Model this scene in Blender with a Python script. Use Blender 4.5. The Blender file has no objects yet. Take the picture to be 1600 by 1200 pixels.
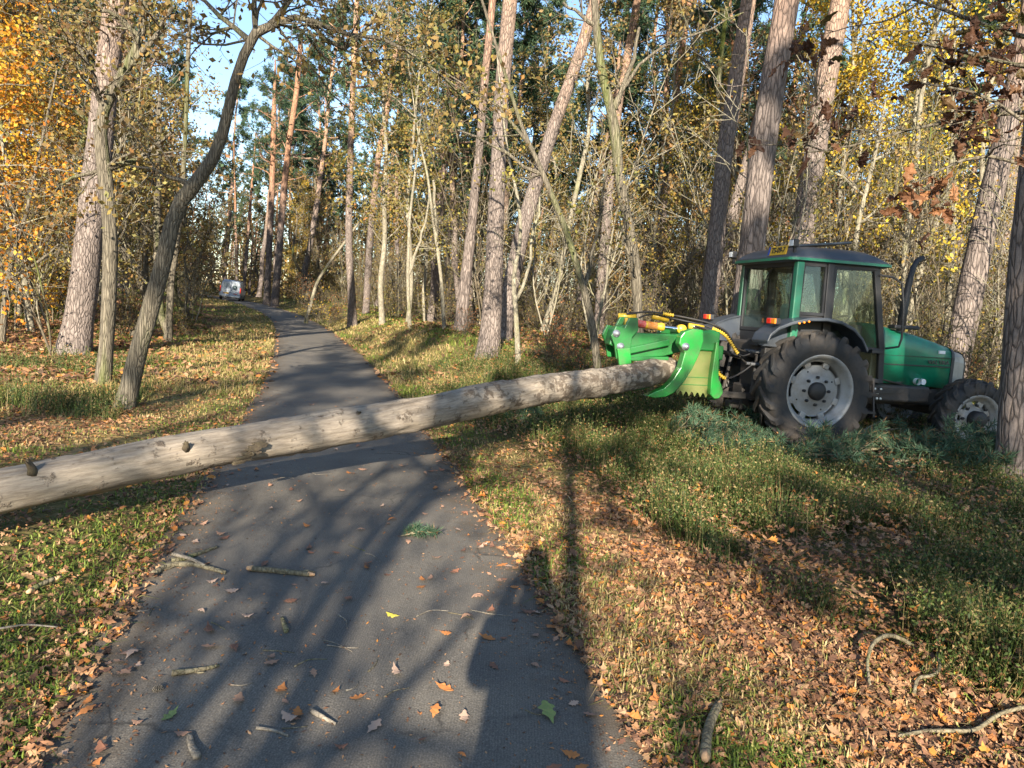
import bpy, bmesh, math, random
import numpy as np
from mathutils import Vector, Matrix

# ------------------------------------------------------------------ camera, sky, sun, exposure
scene = bpy.context.scene
COL = scene.collection
F_PX, PITCH, ROLL, CAM_H = 1142.0, 6.246, 3.72, 1.72
cd = bpy.data.cameras.new('camera')
cam = bpy.data.objects.new('camera', cd); COL.objects.link(cam)
cd.sensor_fit = 'HORIZONTAL'; cd.sensor_width = 36.0
cd.angle = 2 * math.atan(800 / F_PX)
cd.clip_start = 0.05; cd.clip_end = 3000
CM = Matrix.Rotation(math.radians(90 - PITCH), 3, 'X') @ Matrix.Rotation(math.radians(ROLL), 3, 'Z')
cam.matrix_world = Matrix.Translation((0, 0, CAM_H)) @ CM.to_4x4()
scene.camera = cam

SUN_EL, SUN_AZ = math.radians(20.5), math.radians(2.7)
sdir = Vector((math.sin(SUN_AZ) * math.cos(SUN_EL), math.cos(SUN_AZ) * math.cos(SUN_EL), -math.sin(SUN_EL)))
sl = bpy.data.lights.new('sun', 'SUN'); sl.energy = 5.0; sl.angle = math.radians(0.53); sl.color = (1.0, 0.90, 0.74)
so = bpy.data.objects.new('sun', sl); COL.objects.link(so)
so.rotation_euler = sdir.to_track_quat('-Z', 'Y').to_euler(); so.location = (-1, -20, 12)
w = bpy.data.worlds.new('World'); scene.world = w; w.use_nodes = True
wn = w.node_tree.nodes; wl = w.node_tree.links
bg = wn['Background']; bg.inputs['Strength'].default_value = 0.09
sky = wn.new('ShaderNodeTexSky'); sky.sky_type = 'NISHITA'; sky.sun_disc = False
sky.sun_elevation = SUN_EL; sky.sun_rotation = math.pi + SUN_AZ
sky.air_density = 1.0; sky.dust_density = 0.25; sky.ozone_density = 2.0
wl.new(sky.outputs[0], bg.inputs['Color'])
scene.view_settings.view_transform = 'Standard'; scene.view_settings.look = 'None'
scene.view_settings.exposure = 1.74; scene.view_settings.gamma = 1.0
scene.cycles.max_bounces = 5; scene.cycles.diffuse_bounces = 3; scene.cycles.glossy_bounces = 2
scene.cycles.transmission_bounces = 4; scene.cycles.transparent_max_bounces = 24
scene.cycles.caustics_reflective = False; scene.cycles.caustics_refractive = False
scene.cycles.use_denoising = True

rng = np.random.default_rng(11); random.seed(11)

# ------------------------------------------------------------------ helpers: objects
def thing(name, label, cat, loc=(0, 0, 0), rot=(0, 0, 0), group=None):
    o = bpy.data.objects.new(name, None); COL.objects.link(o)
    o.empty_display_size = 0.2
    o.location = loc; o.rotation_euler = rot
    o['label'] = label; o['category'] = cat
    if group: o['group'] = group
    return o
def tag(o, label=None, cat=None, group=None, kind=None):
    if label: o['label'] = label
    if cat: o['category'] = cat
    if group: o['group'] = group
    if kind: o['kind'] = kind
    return o
def mesh_data(name, chunks, mats, smooth=True):
    """chunks: (V (n,3), F (m,k) array or list of index lists, material index) -> mesh"""
    Vs, LV, LT, MI = [], [], [], []
    off = 0
    for ch in chunks:
        V, F = np.asarray(ch[0], np.float64), ch[1]
        mi = ch[2] if len(ch) > 2 else 0
        if isinstance(F, np.ndarray):
            if len(F):
                LV.append((F + off).ravel()); LT.append(np.full(len(F), F.shape[1])); MI.append(np.full(len(F), mi))
        else:
            for f in F:
                LV.append(np.asarray(f) + off)
            LT.append(np.array([len(f) for f in F], int)); MI.append(np.full(len(F), mi))
        Vs.append(V); off += len(V)
    V = np.concatenate(Vs); LV = np.concatenate(LV).astype(np.int32); LT = np.concatenate(LT).astype(np.int32)
    MI = np.concatenate(MI).astype(np.int32)
    me = bpy.data.meshes.new(name)
    me.vertices.add(len(V)); me.vertices.foreach_set('co', V.astype(np.float32).ravel())
    me.loops.add(len(LV)); me.loops.foreach_set('vertex_index', LV)
    me.polygons.add(len(LT))
    me.polygons.foreach_set('loop_start', np.concatenate([[0], np.cumsum(LT)[:-1]]).astype(np.int32))
    me.polygons.foreach_set('loop_total', LT)
    me.polygons.foreach_set('material_index', MI)
    me.polygons.foreach_set('use_smooth', np.full(len(LT), smooth))
    for m in (mats if isinstance(mats, (list, tuple)) else [mats]): me.materials.append(m)
    me.update(calc_edges=True)
    return me
def obj(name, me, parent=None, loc=(0, 0, 0), rot=(0, 0, 0)):
    o = bpy.data.objects.new(name, me); COL.objects.link(o)
    o.location = loc; o.rotation_euler = rot
    if parent is not None: o.parent = parent
    return o
def part(name, chunks, mats, parent=None, smooth=False, loc=(0, 0, 0), rot=(0, 0, 0)):
    return obj(name, mesh_data(name, chunks, mats, smooth), parent, loc, rot)
def copy_thing(root, loc, rot, scale=None, label=None, group=None):
    r = root.copy(); COL.objects.link(r); r.location = loc; r.rotation_euler = rot
    if scale is not None: r.scale = scale
    if label: r['label'] = label
    if group: r['group'] = group
    for ch in list(root.children):
        c = ch.copy(); COL.objects.link(c); c.parent = r
        for g in list(ch.children):
            d = g.copy(); COL.objects.link(d); d.parent = c
    return r

# ------------------------------------------------------------------ helpers: shapes (each returns a chunk)
def norm(v): return v / np.maximum(np.linalg.norm(v, axis=-1, keepdims=True), 1e-9)
def tube(P, r, seg=6, cap=False, mi=0, rough=0.0):
    P = np.asarray(P, float); n = len(P)
    r = np.broadcast_to(np.asarray(r, float), (n,))
    T = norm(np.gradient(P, axis=0))
    m = np.abs(T.mean(0)); ref = np.eye(3)[int(np.argmin(m))]
    A = norm(np.cross(T, ref)); B = np.cross(T, A)
    th = np.arange(seg) * 2 * np.pi / seg
    rr = r[:, None] * np.ones(seg)
    if rough:
        L = np.concatenate([[0], np.cumsum(np.linalg.norm(np.diff(P, axis=0), axis=1))])
        ph = rng.uniform(0, 6.28, 6)
        rr = rr * (1 + rough * (np.sin(2 * th + ph[0] + L[:, None] * .9) + .7 * np.sin(3 * th + ph[1] - L[:, None] * 2.1)
                                + .5 * np.sin(5 * th + ph[2] + L[:, None] * 4) + .5 * np.sin(L[:, None] * 7 + ph[3])))
    V = P[:, None] + rr[..., None] * (np.cos(th)[None, :, None] * A[:, None] + np.sin(th)[None, :, None] * B[:, None])
    i = np.arange(n - 1)[:, None] * seg; j = np.arange(seg)[None]; k = (j + 1) % seg
    F = np.stack([i + j, i + k, i + seg + k, i + seg + j], -1).reshape(-1, 4)
    if cap:
        F = F.tolist() + [list(range(seg))[::-1], list(range((n - 1) * seg, n * seg))]
    return (V.reshape(-1, 3), F, mi)
def bm_chunk(bm, mi=0):
    bm.verts.index_update()
    V = np.array([v.co[:] for v in bm.verts]); F = [[v.index for v in f.verts] for f in bm.faces]
    bm.free(); return (V, F, mi)
def box(x0, x1, y0, y1, z0, z1, bev=0.0, mi=0):
    bm = bmesh.new(); bmesh.ops.create_cube(bm, size=1)
    for v in bm.verts:
        v.co = Vector(((x0 + x1) / 2 + v.co.x * (x1 - x0), (y0 + y1) / 2 + v.co.y * (y1 - y0), (z0 + z1) / 2 + v.co.z * (z1 - z0)))
    if bev: bmesh.ops.bevel(bm, geom=bm.edges[:], offset=bev, segments=2, affect='EDGES', profile=.5)
    return bm_chunk(bm, mi)
def bar(a, b, wd, dp, bev=0.0, mi=0):
    """rectangular beam from a to b; wd across (roughly x), dp along y"""
    a, b = Vector(a), Vector(b); d = b - a
    ch = box(-wd / 2, wd / 2, -dp / 2, dp / 2, 0, d.length, bev, mi)
    z = d.normalized(); y = Vector((0, 1, 0)) if abs(z.y) < .9 else Vector((1, 0, 0))
    x = y.cross(z).normalized(); y = z.cross(x)
    M = np.array([x[:], y[:], z[:]])
    return (ch[0] @ M + np.array(a[:]), ch[1], mi)
def prism(outline, y0, y1, bev=0.0, mi=0):
    """outline in (x, z), extruded along y"""
    bm = bmesh.new()
    vs = [bm.verts.new((p[0], y0, p[1])) for p in outline]
    f = bm.faces.new(vs)
    r = bmesh.ops.extrude_face_region(bm, geom=[f])
    for v in r['geom']:
        if isinstance(v, bmesh.types.BMVert): v.co.y = y1
    bmesh.ops.recalc_face_normals(bm, faces=bm.faces[:])
    if bev: bmesh.ops.bevel(bm, geom=bm.edges[:], offset=bev, segments=2, affect='EDGES', profile=.5, clamp_overlap=True)
    return bm_chunk(bm, mi)
def loft(sections, mi=0, caps=True):
    S = np.asarray(sections, float); n, m = S.shape[:2]
    i = np.arange(n - 1)[:, None] * m; j = np.arange(m)[None]; k = (j + 1) % m
    F = np.stack([i + j, i + k, i + m + k, i + m + j], -1).reshape(-1, 4).tolist()
    if caps: F += [list(range(m))[::-1], list(range((n - 1) * m, n * m))]
    return (S.reshape(-1, 3), F, mi)
def lathe_y(profile, seg=48, mi=0, closed=False):
    """profile of (r, y) turned about the y axis"""
    p = np.asarray(profile, float); th = np.arange(seg) * 2 * np.pi / seg
    V = np.stack([p[:, None, 0] * np.cos(th), np.broadcast_to(p[:, None, 1], (len(p), seg)), p[:, None, 0] * np.sin(th)], -1)
    n = len(p); i = np.arange(n - 1 + (1 if closed else 0))[:, None]; j = np.arange(seg)[None]; k = (j + 1) % seg
    i2 = (i + 1) % n
    F = np.stack([i * seg + j, i * seg + k, i2 * seg + k, i2 * seg + j], -1).reshape(-1, 4)
    return (V.reshape(-1, 3), F, mi)
def moved(ch, off): return (np.asarray(ch[0]) + np.asarray(off, float), ch[1], ch[2] if len(ch) > 2 else 0)
def recolor(ch, mi): return (ch[0], ch[1], mi)
def smoothstep(a, b, x): t = np.clip((x - a) / (b - a), 0, 1); return t * t * (3 - 2 * t)

# ------------------------------------------------------------------ helpers: materials
def new_mat(name):
    m = bpy.data.materials.new(name); m.use_nodes = True
    nt = m.node_tree; return m, nt.nodes, nt.links, nt.nodes['Principled BSDF']
def node(ns, t, **kw):
    n = ns.new(t)
    for k, v in kw.items():
        if k in n.inputs: n.inputs[k].default_value = v
        else: setattr(n, k, v)
    return n
def ramp(ns, stops, interp='LINEAR'):
    r = ns.new('ShaderNodeValToRGB'); e = r.color_ramp.elements; r.color_ramp.interpolation = interp
    while len(e) > 1: e.remove(e[-1])
    e[0].position = stops[0][0]; e[0].color = (*stops[0][1], 1)
    for p, c in stops[1:]:
        q = e.new(p); q.color = (*c, 1)
    return r
def mix(ns, ls, fac, a, b, blend='MIX'):
    m = ns.new('ShaderNodeMix'); m.data_type = 'RGBA'; m.blend_type = blend
    for s, v in ((0, fac), (6, a), (7, b)):
        if hasattr(v, 'is_output'): ls.new(v, m.inputs[s])
        elif isinstance(v, (tuple, list)): m.inputs[s].default_value = (*v, 1)
        else: m.inputs[s].default_value = v
    return m.outputs[2]
def coords(ns, ls, scale=(1, 1, 1), out='Object', rand=True):
    tc = ns.new('ShaderNodeTexCoord'); mp = ns.new('ShaderNodeMapping'); mp.inputs['Scale'].default_value = scale
    ls.new(tc.outputs[out], mp.inputs['Vector'])
    if rand:
        oi = ns.new('ShaderNodeObjectInfo'); mu = node(ns, 'ShaderNodeMath', operation='MULTIPLY'); mu.inputs[1].default_value = 37
        ls.new(oi.outputs['Random'], mu.inputs[0]); ls.new(mu.outputs[0], mp.inputs['Location'])
    return mp.outputs[0]
def bump(ns, ls, bs, h, strength=.5, dist=.02):
    b = node(ns, 'ShaderNodeBump'); b.inputs['Strength'].default_value = strength; b.inputs['Distance'].default_value = dist
    ls.new(h, b.inputs['Height']); ls.new(b.outputs[0], bs.inputs['Normal'])
def paint(name, col, rough=.4, metal=0.0, dirt=.25, dirt_col=(.16, .12, .08), scale=3.0, bumpy=0.0, coat=0.0):
    m, ns, ls, bs = new_mat(name)
    v = coords(ns, ls)
    n1 = node(ns, 'ShaderNodeTexNoise', Scale=scale, Detail=6.0, Roughness=.65); ls.new(v, n1.inputs['Vector'])
    r = ramp(ns, [(.42, (0, 0, 0)), (.75, (dirt,) * 3)]); ls.new(n1.outputs[0], r.inputs[0])
    c = mix(ns, ls, r.outputs[0], col, dirt_col); ls.new(c, bs.inputs['Base Color'])
    rr = node(ns, 'ShaderNodeMapRange'); rr.inputs['To Min'].default_value = max(0, rough - .1); rr.inputs['To Max'].default_value = min(1, rough + .25)
    ls.new(n1.outputs[0], rr.inputs['Value']); ls.new(rr.outputs[0], bs.inputs['Roughness'])
    bs.inputs['Metallic'].default_value = metal
    if coat: bs.inputs['Coat Weight'].default_value = coat; bs.inputs['Coat Roughness'].default_value = .12
    if bumpy:
        n2 = node(ns, 'ShaderNodeTexNoise', Scale=scale * 14, Detail=4.0); ls.new(v, n2.inputs['Vector'])
        bump(ns, ls, bs, n2.outputs[0], bumpy, .01)
    return m
def leafy(name, stops, trans=.35, rough=.6, var=.0, trans_boost=1.3):
    """each leaf (mesh island) takes its own colour from the ramp; light shines partly through"""
    m, ns, ls, bs = new_mat(name)
    g = ns.new('ShaderNodeNewGeometry'); r = ramp(ns, stops); ls.new(g.outputs['Random Per Island'], r.inputs[0])
    c = r.outputs[0]
    if var:
        oi = ns.new('ShaderNodeObjectInfo'); hs = ns.new('ShaderNodeHueSaturation')
        mr = node(ns, 'ShaderNodeMapRange'); mr.inputs['To Min'].default_value = 1 - var; mr.inputs['To Max'].default_value = 1 + var
        ls.new(oi.outputs['Random'], mr.inputs['Value']); ls.new(mr.outputs[0], hs.inputs['Value'])
        hu = node(ns, 'ShaderNodeMapRange'); hu.inputs['To Min'].default_value = .5 - var * .06; hu.inputs['To Max'].default_value = .5 + var * .06
        mm = node(ns, 'ShaderNodeMath', operation='FRACT'); m7 = node(ns, 'ShaderNodeMath', operation='MULTIPLY'); m7.inputs[1].default_value = 7.31
        ls.new(oi.outputs['Random'], m7.inputs[0]); ls.new(m7.outputs[0], mm.inputs[0]); ls.new(mm.outputs[0], hu.inputs['Value'])
        ls.new(hu.outputs[0], hs.inputs['Hue']); ls.new(c, hs.inputs['Color']); c = hs.outputs[0]
    ls.new(c, bs.inputs['Base Color']); bs.inputs['Roughness'].default_value = rough
    bs.inputs['Specular IOR Level'].default_value = .3
    if trans:
        t = ns.new('ShaderNodeBsdfTranslucent'); ls.new(c, t.inputs['Color'])
        mx = ns.new('ShaderNodeMixShader'); mx.inputs[0].default_value = trans
        ls.new(bs.outputs[0], mx.inputs[1]); ls.new(t.outputs[0], mx.inputs[2])
        ls.new(mx.outputs[0], ns['Material Output'].inputs['Surface'])
    return m
def bark(name, crack, plate, upper=None, moss=0.0, vscale=.3, size=9.0, z0=4.0, z1=10.0, bstr=.9, mosscol=(.10, .13, .02)):
    m, ns, ls, bs = new_mat(name)
    v = coords(ns, ls, (1, 1, vscale))
    nz = node(ns, 'ShaderNodeTexNoise', Scale=4.0, Detail=3.0); ls.new(v, nz.inputs['Vector'])
    vm = mix(ns, ls, .14, v, nz.outputs['Color'])
    vo = node(ns, 'ShaderNodeTexVoronoi', Scale=size, feature='DISTANCE_TO_EDGE'); ls.new(vm, vo.inputs['Vector'])
    vc = node(ns, 'ShaderNodeTexVoronoi', Scale=size); ls.new(vm, vc.inputs['Vector'])
    fine = node(ns, 'ShaderNodeTexNoise', Scale=size * 5, Detail=6.0, Roughness=.7); ls.new(v, fine.inputs['Vector'])
    r = ramp(ns, [(0, (.25,) * 3), (.08, (.7,) * 3), (.22, (1, 1, 1))]); ls.new(vo.outputs['Distance'], r.inputs[0])
    up = None
    pl = plate
    if upper:
        tc = ns.new('ShaderNodeTexCoord'); sx = ns.new('ShaderNodeSeparateXYZ'); ls.new(tc.outputs['Object'], sx.inputs[0])
        mr = node(ns, 'ShaderNodeMapRange'); mr.inputs['From Min'].default_value = z0; mr.inputs['From Max'].default_value = z1
        ad = node(ns, 'ShaderNodeMath', operation='MULTIPLY_ADD'); ad.inputs[1].default_value = 3.0
        ls.new(nz.outputs[0], ad.inputs[0]); ls.new(sx.outputs['Z'], ad.inputs[2]); ls.new(ad.outputs[0], mr.inputs['Value'])
        pl = mix(ns, ls, mr.outputs[0], plate, upper)
    sc_ = ns.new('ShaderNodeSeparateColor'); ls.new(vc.outputs['Color'], sc_.inputs[0])
    tr_ = ramp(ns, [(0, (.78, .77, .76)), (1, (1.14, 1.12, 1.10))]); ls.new(sc_.outputs[0], tr_.inputs[0])
    tint = mix(ns, ls, 1.0, pl, tr_.outputs[0], 'MULTIPLY')
    vr = ramp(ns, [(.3, (.5, .5, .5)), (.7, (1.28, 1.26, 1.24))]); ls.new(fine.outputs[0], vr.inputs[0])
    tint = mix(ns, ls, 1.0, tint, vr.outputs[0], 'MULTIPLY')
    hs = ns.new('ShaderNodeHueSaturation'); hs.inputs['Saturation'].default_value = .9; ls.new(tint, hs.inputs['Color'])
    c = mix(ns, ls, r.outputs[0], crack, hs.outputs[0])
    if moss:
        mn = node(ns, 'ShaderNodeTexNoise', Scale=1.6, Detail=5.0, Roughness=.6); ls.new(v, mn.inputs['Vector'])
        mr2 = ramp(ns, [(.62 - moss * .25, (0, 0, 0)), (.78 - moss * .2, (.8, .8, .8))]); ls.new(mn.outputs[0], mr2.inputs[0])
        c = mix(ns, ls, mr2.outputs[0], c, mosscol)
    ls.new(c, bs.inputs['Base Color']); bs.inputs['Roughness'].default_value = .9; bs.inputs['Specular IOR Level'].default_value = .15
    ad2 = node(ns, 'ShaderNodeMath', operation='MULTIPLY_ADD'); ad2.inputs[1].default_value = .35
    ls.new(fine.outputs[0], ad2.inputs[0]); ls.new(r.outputs[0], ad2.inputs[2])
    bump(ns, ls, bs, ad2.outputs[0], bstr, .025)
    return m

M = {}
M['pine_bark'] = bark('pine_bark', (.055, .043, .038), (.235, .192, .170), upper=(.46, .27, .16), size=24, vscale=.28, z0=6.5, z1=13)
M['pine_bark_dark'] = bark('pine_bark_dark', (.04, .031, .028), (.215, .175, .155), upper=(.42, .21, .11), size=19, vscale=.19, z0=7, z1=13)
M['oak_bark'] = bark('oak_bark', (.045, .038, .028), (.19, .165, .12), moss=.35, size=38, vscale=.10, bstr=.8)
M['pale_bark'] = bark('pale_bark', (.12, .105, .075), (.27, .245, .18), moss=.25, size=14, vscale=.5, bstr=.35, mosscol=(.16, .17, .05))
M['twig_bark'] = bark('twig_bark', (.06, .048, .032), (.15, .122, .082), moss=.25, size=14, vscale=.4, bstr=.2)
M['green_twig'] = bark('green_twig', (.14, .13, .06), (.30, .28, .14), moss=.3, size=14, vscale=.4, bstr=.2, mosscol=(.22, .24, .06))
M['needles'] = leafy('pine_needles', [(0, (.022, .048, .024)), (.5, (.045, .085, .042)), (.85, (.075, .115, .055)), (1, (.12, .12, .04))], trans=.2, var=.25)
M['bough_needles'] = leafy('bough_needles', [(0, (.025, .055, .028)), (.5, (.05, .10, .055)), (.85, (.09, .15, .085)), (.93, (.16, .10, .05)), (1, (.22, .13, .06))], trans=.2)
M['oak_leaves'] = leafy('oak_leaves', [(0, (.11, .070, .028)), (.35, (.23, .15, .05)), (.6, (.29, .22, .065)), (.85, (.18, .17, .055)), (1, (.38, .19, .06))], var=.25)
M['brown_leaves'] = leafy('brown_oak_leaves', [(0, (.09, .035, .018)), (.5, (.17, .075, .035)), (.9, (.30, .14, .06)), (1, (.13, .12, .03))], trans=.3)
M['shaded_brown'] = leafy('shaded_oak_leaves', [(0, (.040, .018, .010)), (.5, (.075, .034, .018)), (.85, (.13, .062, .030)), (1, (.07, .07, .02))], trans=.25)  # brown oak leaves with the near spray's shade put into the colour
M['birch_leaves'] = leafy('birch_leaves', [(0, (.26, .19, .02)), (.4, (.50, .34, .03)), (.8, (.60, .44, .05)), (1, (.22, .22, .04))], var=.2)
M['olive_leaves'] = leafy('olive_leaves', [(0, (.10, .10, .025)), (.5, (.20, .17, .04)), (.85, (.34, .25, .05)), (1, (.30, .14, .04))], var=.25)
M['beech_leaves'] = leafy('beech_leaves', [(0, (.36, .12, .015)), (.4, (.55, .23, .02)), (.75, (.62, .35, .03)), (1, (.50, .40, .05))], var=.18)
M['red_leaves'] = leafy('red_brown_leaves', [(0, (.20, .06, .025)), (.5, (.36, .13, .05)), (1, (.45, .22, .09))], trans=.3)
M['litter'] = leafy('fallen_leaf', [(0, (.055, .03, .018)), (.2, (.13, .065, .038)), (.4, (.22, .105, .052)), (.6, (.30, .16, .078)), (.8, (.37, .225, .125)), (.93, (.36, .125, .03)), (1, (.45, .20, .04))], trans=.08, rough=.7)
M['grass'] = leafy('grass_blade', [(0, (.07, .11, .015)), (.35, (.14, .20, .03)), (.6, (.30, .27, .08)), (1, (.50, .38, .17))], trans=.3)
M['green_grass'] = leafy('green_grass_blade', [(0, (.05, .09, .014)), (.5, (.12, .17, .03)), (.85, (.22, .27, .04)), (1, (.38, .32, .12))], trans=.3)
M['straw'] = leafy('straw_blade', [(0, (.12, .17, .035)), (.3, (.24, .23, .06)), (.55, (.40, .29, .12)), (1, (.55, .40, .20))], trans=.3)
M['bilberry'] = leafy('bilberry_stem', [(0, (.022, .040, .010)), (.4, (.054, .088, .019)), (.66, (.105, .138, .032)), (.79, (.17, .12, .05)), (.95, (.30, .24, .10)), (1, (.26, .11, .04))], trans=.25)

# ------------------------------------------------------------------ terrain
PY = np.array([-60, -40, 0, 2.6, 9.4, 15.5, 23, 31.5, 40, 49.7, 60, 66, 82, 110, 140, 260])
PX = np.array([15.8, 10.6, .2, -.5, -2.26, -3.95, -6.3, -9.1, -12.1, -16.1, -21.5, -24.9, -33.5, -52, -75, -170])
_yy = np.linspace(-60, 260, 1601); _xx = np.interp(_yy, PY, PX)
_k = np.hanning(31); _k /= _k.sum(); _xs = np.convolve(np.pad(_xx, 15, 'edge'), _k, 'valid')
_xs[:40] = _xx[:40]; _xs[-40:] = _xx[-40:]
def path_x(y): return np.interp(y, _yy, _xs)
def path_s(x, y):
    """sideways distance from the path's centre line (right positive)"""
    dx = (path_x(np.asarray(y) + .5) - path_x(np.asarray(y) - .5))
    return (np.asarray(x) - path_x(y)) / np.sqrt(1 + dx * dx)
def vnoise(x, y, sc, seed=0):
    x = np.asarray(x, float) * sc + seed * 17.3; y = np.asarray(y, float) * sc - seed * 9.1
    xi = np.floor(x).astype(np.int64); yi = np.floor(y).astype(np.int64); fx = x - xi; fy = y - yi
    fx = fx * fx * (3 - 2 * fx); fy = fy * fy * (3 - 2 * fy)
    def h(a, b):
        n = (a * 374761393 + b * 668265263 + seed * 1442695) & 0x7fffffff
        n = ((n ^ (n >> 13)) * 1274126177) & 0x7fffffff
        return ((n ^ (n >> 16)) & 0xffff) / 65535.0
    return (h(xi, yi) * (1 - fx) + h(xi + 1, yi) * fx) * (1 - fy) + (h(xi, yi + 1) * (1 - fx) + h(xi + 1, yi + 1) * fx) * fy
def H(x, y):
    x = np.asarray(x, float); y = np.asarray(y, float); s = path_s(x, y)
    z = np.interp(y, [10, 12, 17, 22, 36, 60, 90], [0, .12, .62, .85, .5, .45, .3]) * smoothstep(1.35, 3.6, s)
    z = z + np.interp(y, [9, 14, 18, 23, 29, 45], [0, .12, .35, 1.1, 2.0, 2.2]) * smoothstep(3.5, 12, -s)
    z = z + .33 * smoothstep(42, 66, y)
    off = smoothstep(1.2, 2.6, np.abs(s))
    z = z + off * (.16 * (vnoise(x, y, .55, 1) - .5) + .10 * (vnoise(x, y, 1.7, 2) - .5))
    return z
def ray(px, py): return CM @ Vector(((px - 800) / F_PX, -(py - 600) / F_PX, -1))
def at(px, py, y):
    """the point seen at photo pixel (px, py) at world distance y"""
    d = ray(px, py); t = y / d.y
    return np.array([d.x * t, y, CAM_H + d.z * t])
def on_ground(px, py):
    d = ray(px, py); t = -CAM_H / d.z; p = np.array([d.x * t, d.y * t, 0.0])
    for _ in range(12):
        t = (float(H(p[0], p[1])) - CAM_H) / d.z; p = p * .5 + .5 * np.array([d.x * t, d.y * t, CAM_H + d.z * t])
    p[2] = float(H(p[0], p[1])); return p
def spread(n, lo, hi, near):
    u = np.linspace(-1, 1, n); k = 4.2
    g = np.sinh(k * u) / np.sinh(k)
    return np.where(g < 0, near - (near - lo) * -g, near + (hi - near) * g)
gx = spread(250, -420, 420, 1.0); gy = spread(300, -300, 520, 8.0)
X, Y = np.meshgrid(gx, gy); Z = H(X, Y)
i = np.arange(len(gy) - 1)[:, None] * len(gx); j = np.arange(len(gx) - 1)[None]
F = np.stack([i + j, i + j + 1, i + len(gx) + j + 1, i + len(gx) + j], -1).reshape(-1, 4)
gm = mesh_data('ground', [(np.stack([X, Y, Z], -1).reshape(-1, 3), F)], [])
# what grows where: 0 leaf litter .. 1 green
def boundary_s(y): return np.interp(y, [0, 2, 2.8, 3.3, 4.2, 5.2, 6.2, 7.2, 8.5, 10, 12], [3.6, 3.4, 3.3, 3.05, 2.75, 2.65, 2.5, 2.3, 2.1, 1.7, 1.5])
def green_mask(x, y):
    s = path_s(x, y); n = vnoise(x, y, .8, 5); n2 = vnoise(x, y, 2.6, 6)
    right = smoothstep(-.25, .35, s - boundary_s(y) + (n - .5) * .9) * (1 - smoothstep(14, 20, y) * .35)
    left = smoothstep(.42, .62, n * .7 + n2 * .3) * smoothstep(1.0, 1.6, -s)
    verge = smoothstep(.9, 1.15, np.abs(s)) * (1 - smoothstep(1.25, 2.1, np.abs(s))) * smoothstep(.35, .6, n2)
    return np.clip(np.where(s > 0, np.maximum(right, verge), np.maximum(left, verge)), 0, 1)
def straw_mask(x, y):
    s = np.abs(path_s(x, y)); n = vnoise(x, y, .9, 8)
    return smoothstep(1.0, 1.2, s) * (1 - smoothstep(1.9, 4.6, s + (n - .5) * 1.6)) * smoothstep(3.5, 7.5, y)
a1 = gm.attributes.new('green', 'FLOAT', 'POINT'); a1.data.foreach_set('value', green_mask(X, Y).ravel().astype(np.float32))
a2 = gm.attributes.new('straw', 'FLOAT', 'POINT'); a2.data.foreach_set('value', straw_mask(X, Y).ravel().astype(np.float32))
m, ns, ls, bs = new_mat('forest_floor')
v = coords(ns, ls, rand=False)
vo = node(ns, 'ShaderNodeTexVoronoi', Scale=13.0); nz = node(ns, 'ShaderNodeTexNoise', Scale=7.0, Detail=4.0); ls.new(v, nz.inputs['Vector'])
vd = mix(ns, ls, .12, v, nz.outputs['Color']); ls.new(vd, vo.inputs['Vector'])
sp = ns.new('ShaderNodeSeparateColor'); ls.new(vo.outputs['Color'], sp.inputs[0])
lr = ramp(ns, [(0, (.07, .035, .018)), (.3, (.19, .09, .045)), (.6, (.28, .155, .09)), (.85, (.38, .23, .14)), (1, (.32, .11, .03))]); ls.new(sp.outputs[0], lr.inputs[0])
gn = node(ns, 'ShaderNodeTexNoise', Scale=38.0, Detail=5.0, Roughness=.7); ls.new(v, gn.inputs['Vector'])
gr = ramp(ns, [(.3, (.04, .04, .014)), (.5, (.10, .09, .03)), (.7, (.20, .15, .07))]); ls.new(gn.outputs[0], gr.inputs[0])
sr = ramp(ns, [(.3, (.09, .08, .025)), (.5, (.24, .19, .07)), (.7, (.36, .27, .12))]); ls.new(gn.outputs[0], sr.inputs[0])
ag = node(ns, 'ShaderNodeAttribute', attribute_name='green'); as_ = node(ns, 'ShaderNodeAttribute', attribute_name='straw')
c = mix(ns, ls, as_.outputs['Fac'], lr.outputs[0], sr.outputs[0]); c = mix(ns, ls, ag.outputs['Fac'], c, gr.outputs[0])
big = node(ns, 'ShaderNodeTexNoise', Scale=.6, Detail=4.0); ls.new(v, big.inputs['Vector'])
br = ramp(ns, [(.3, (.7, .7, .7)), (.7, (1.15, 1.15, 1.15))]); ls.new(big.outputs[0], br.inputs[0])
c = mix(ns, ls, 1.0, c, br.outputs[0], 'MULTIPLY'); ls.new(c, bs.inputs['Base Color'])
bs.inputs['Roughness'].default_value = .95; bs.inputs['Specular IOR Level'].default_value = .1
bump(ns, ls, bs, vo.outputs['Distance'], .7, .05)
gm.materials.append(m)
tag(obj('ground', gm), kind='structure')

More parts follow.
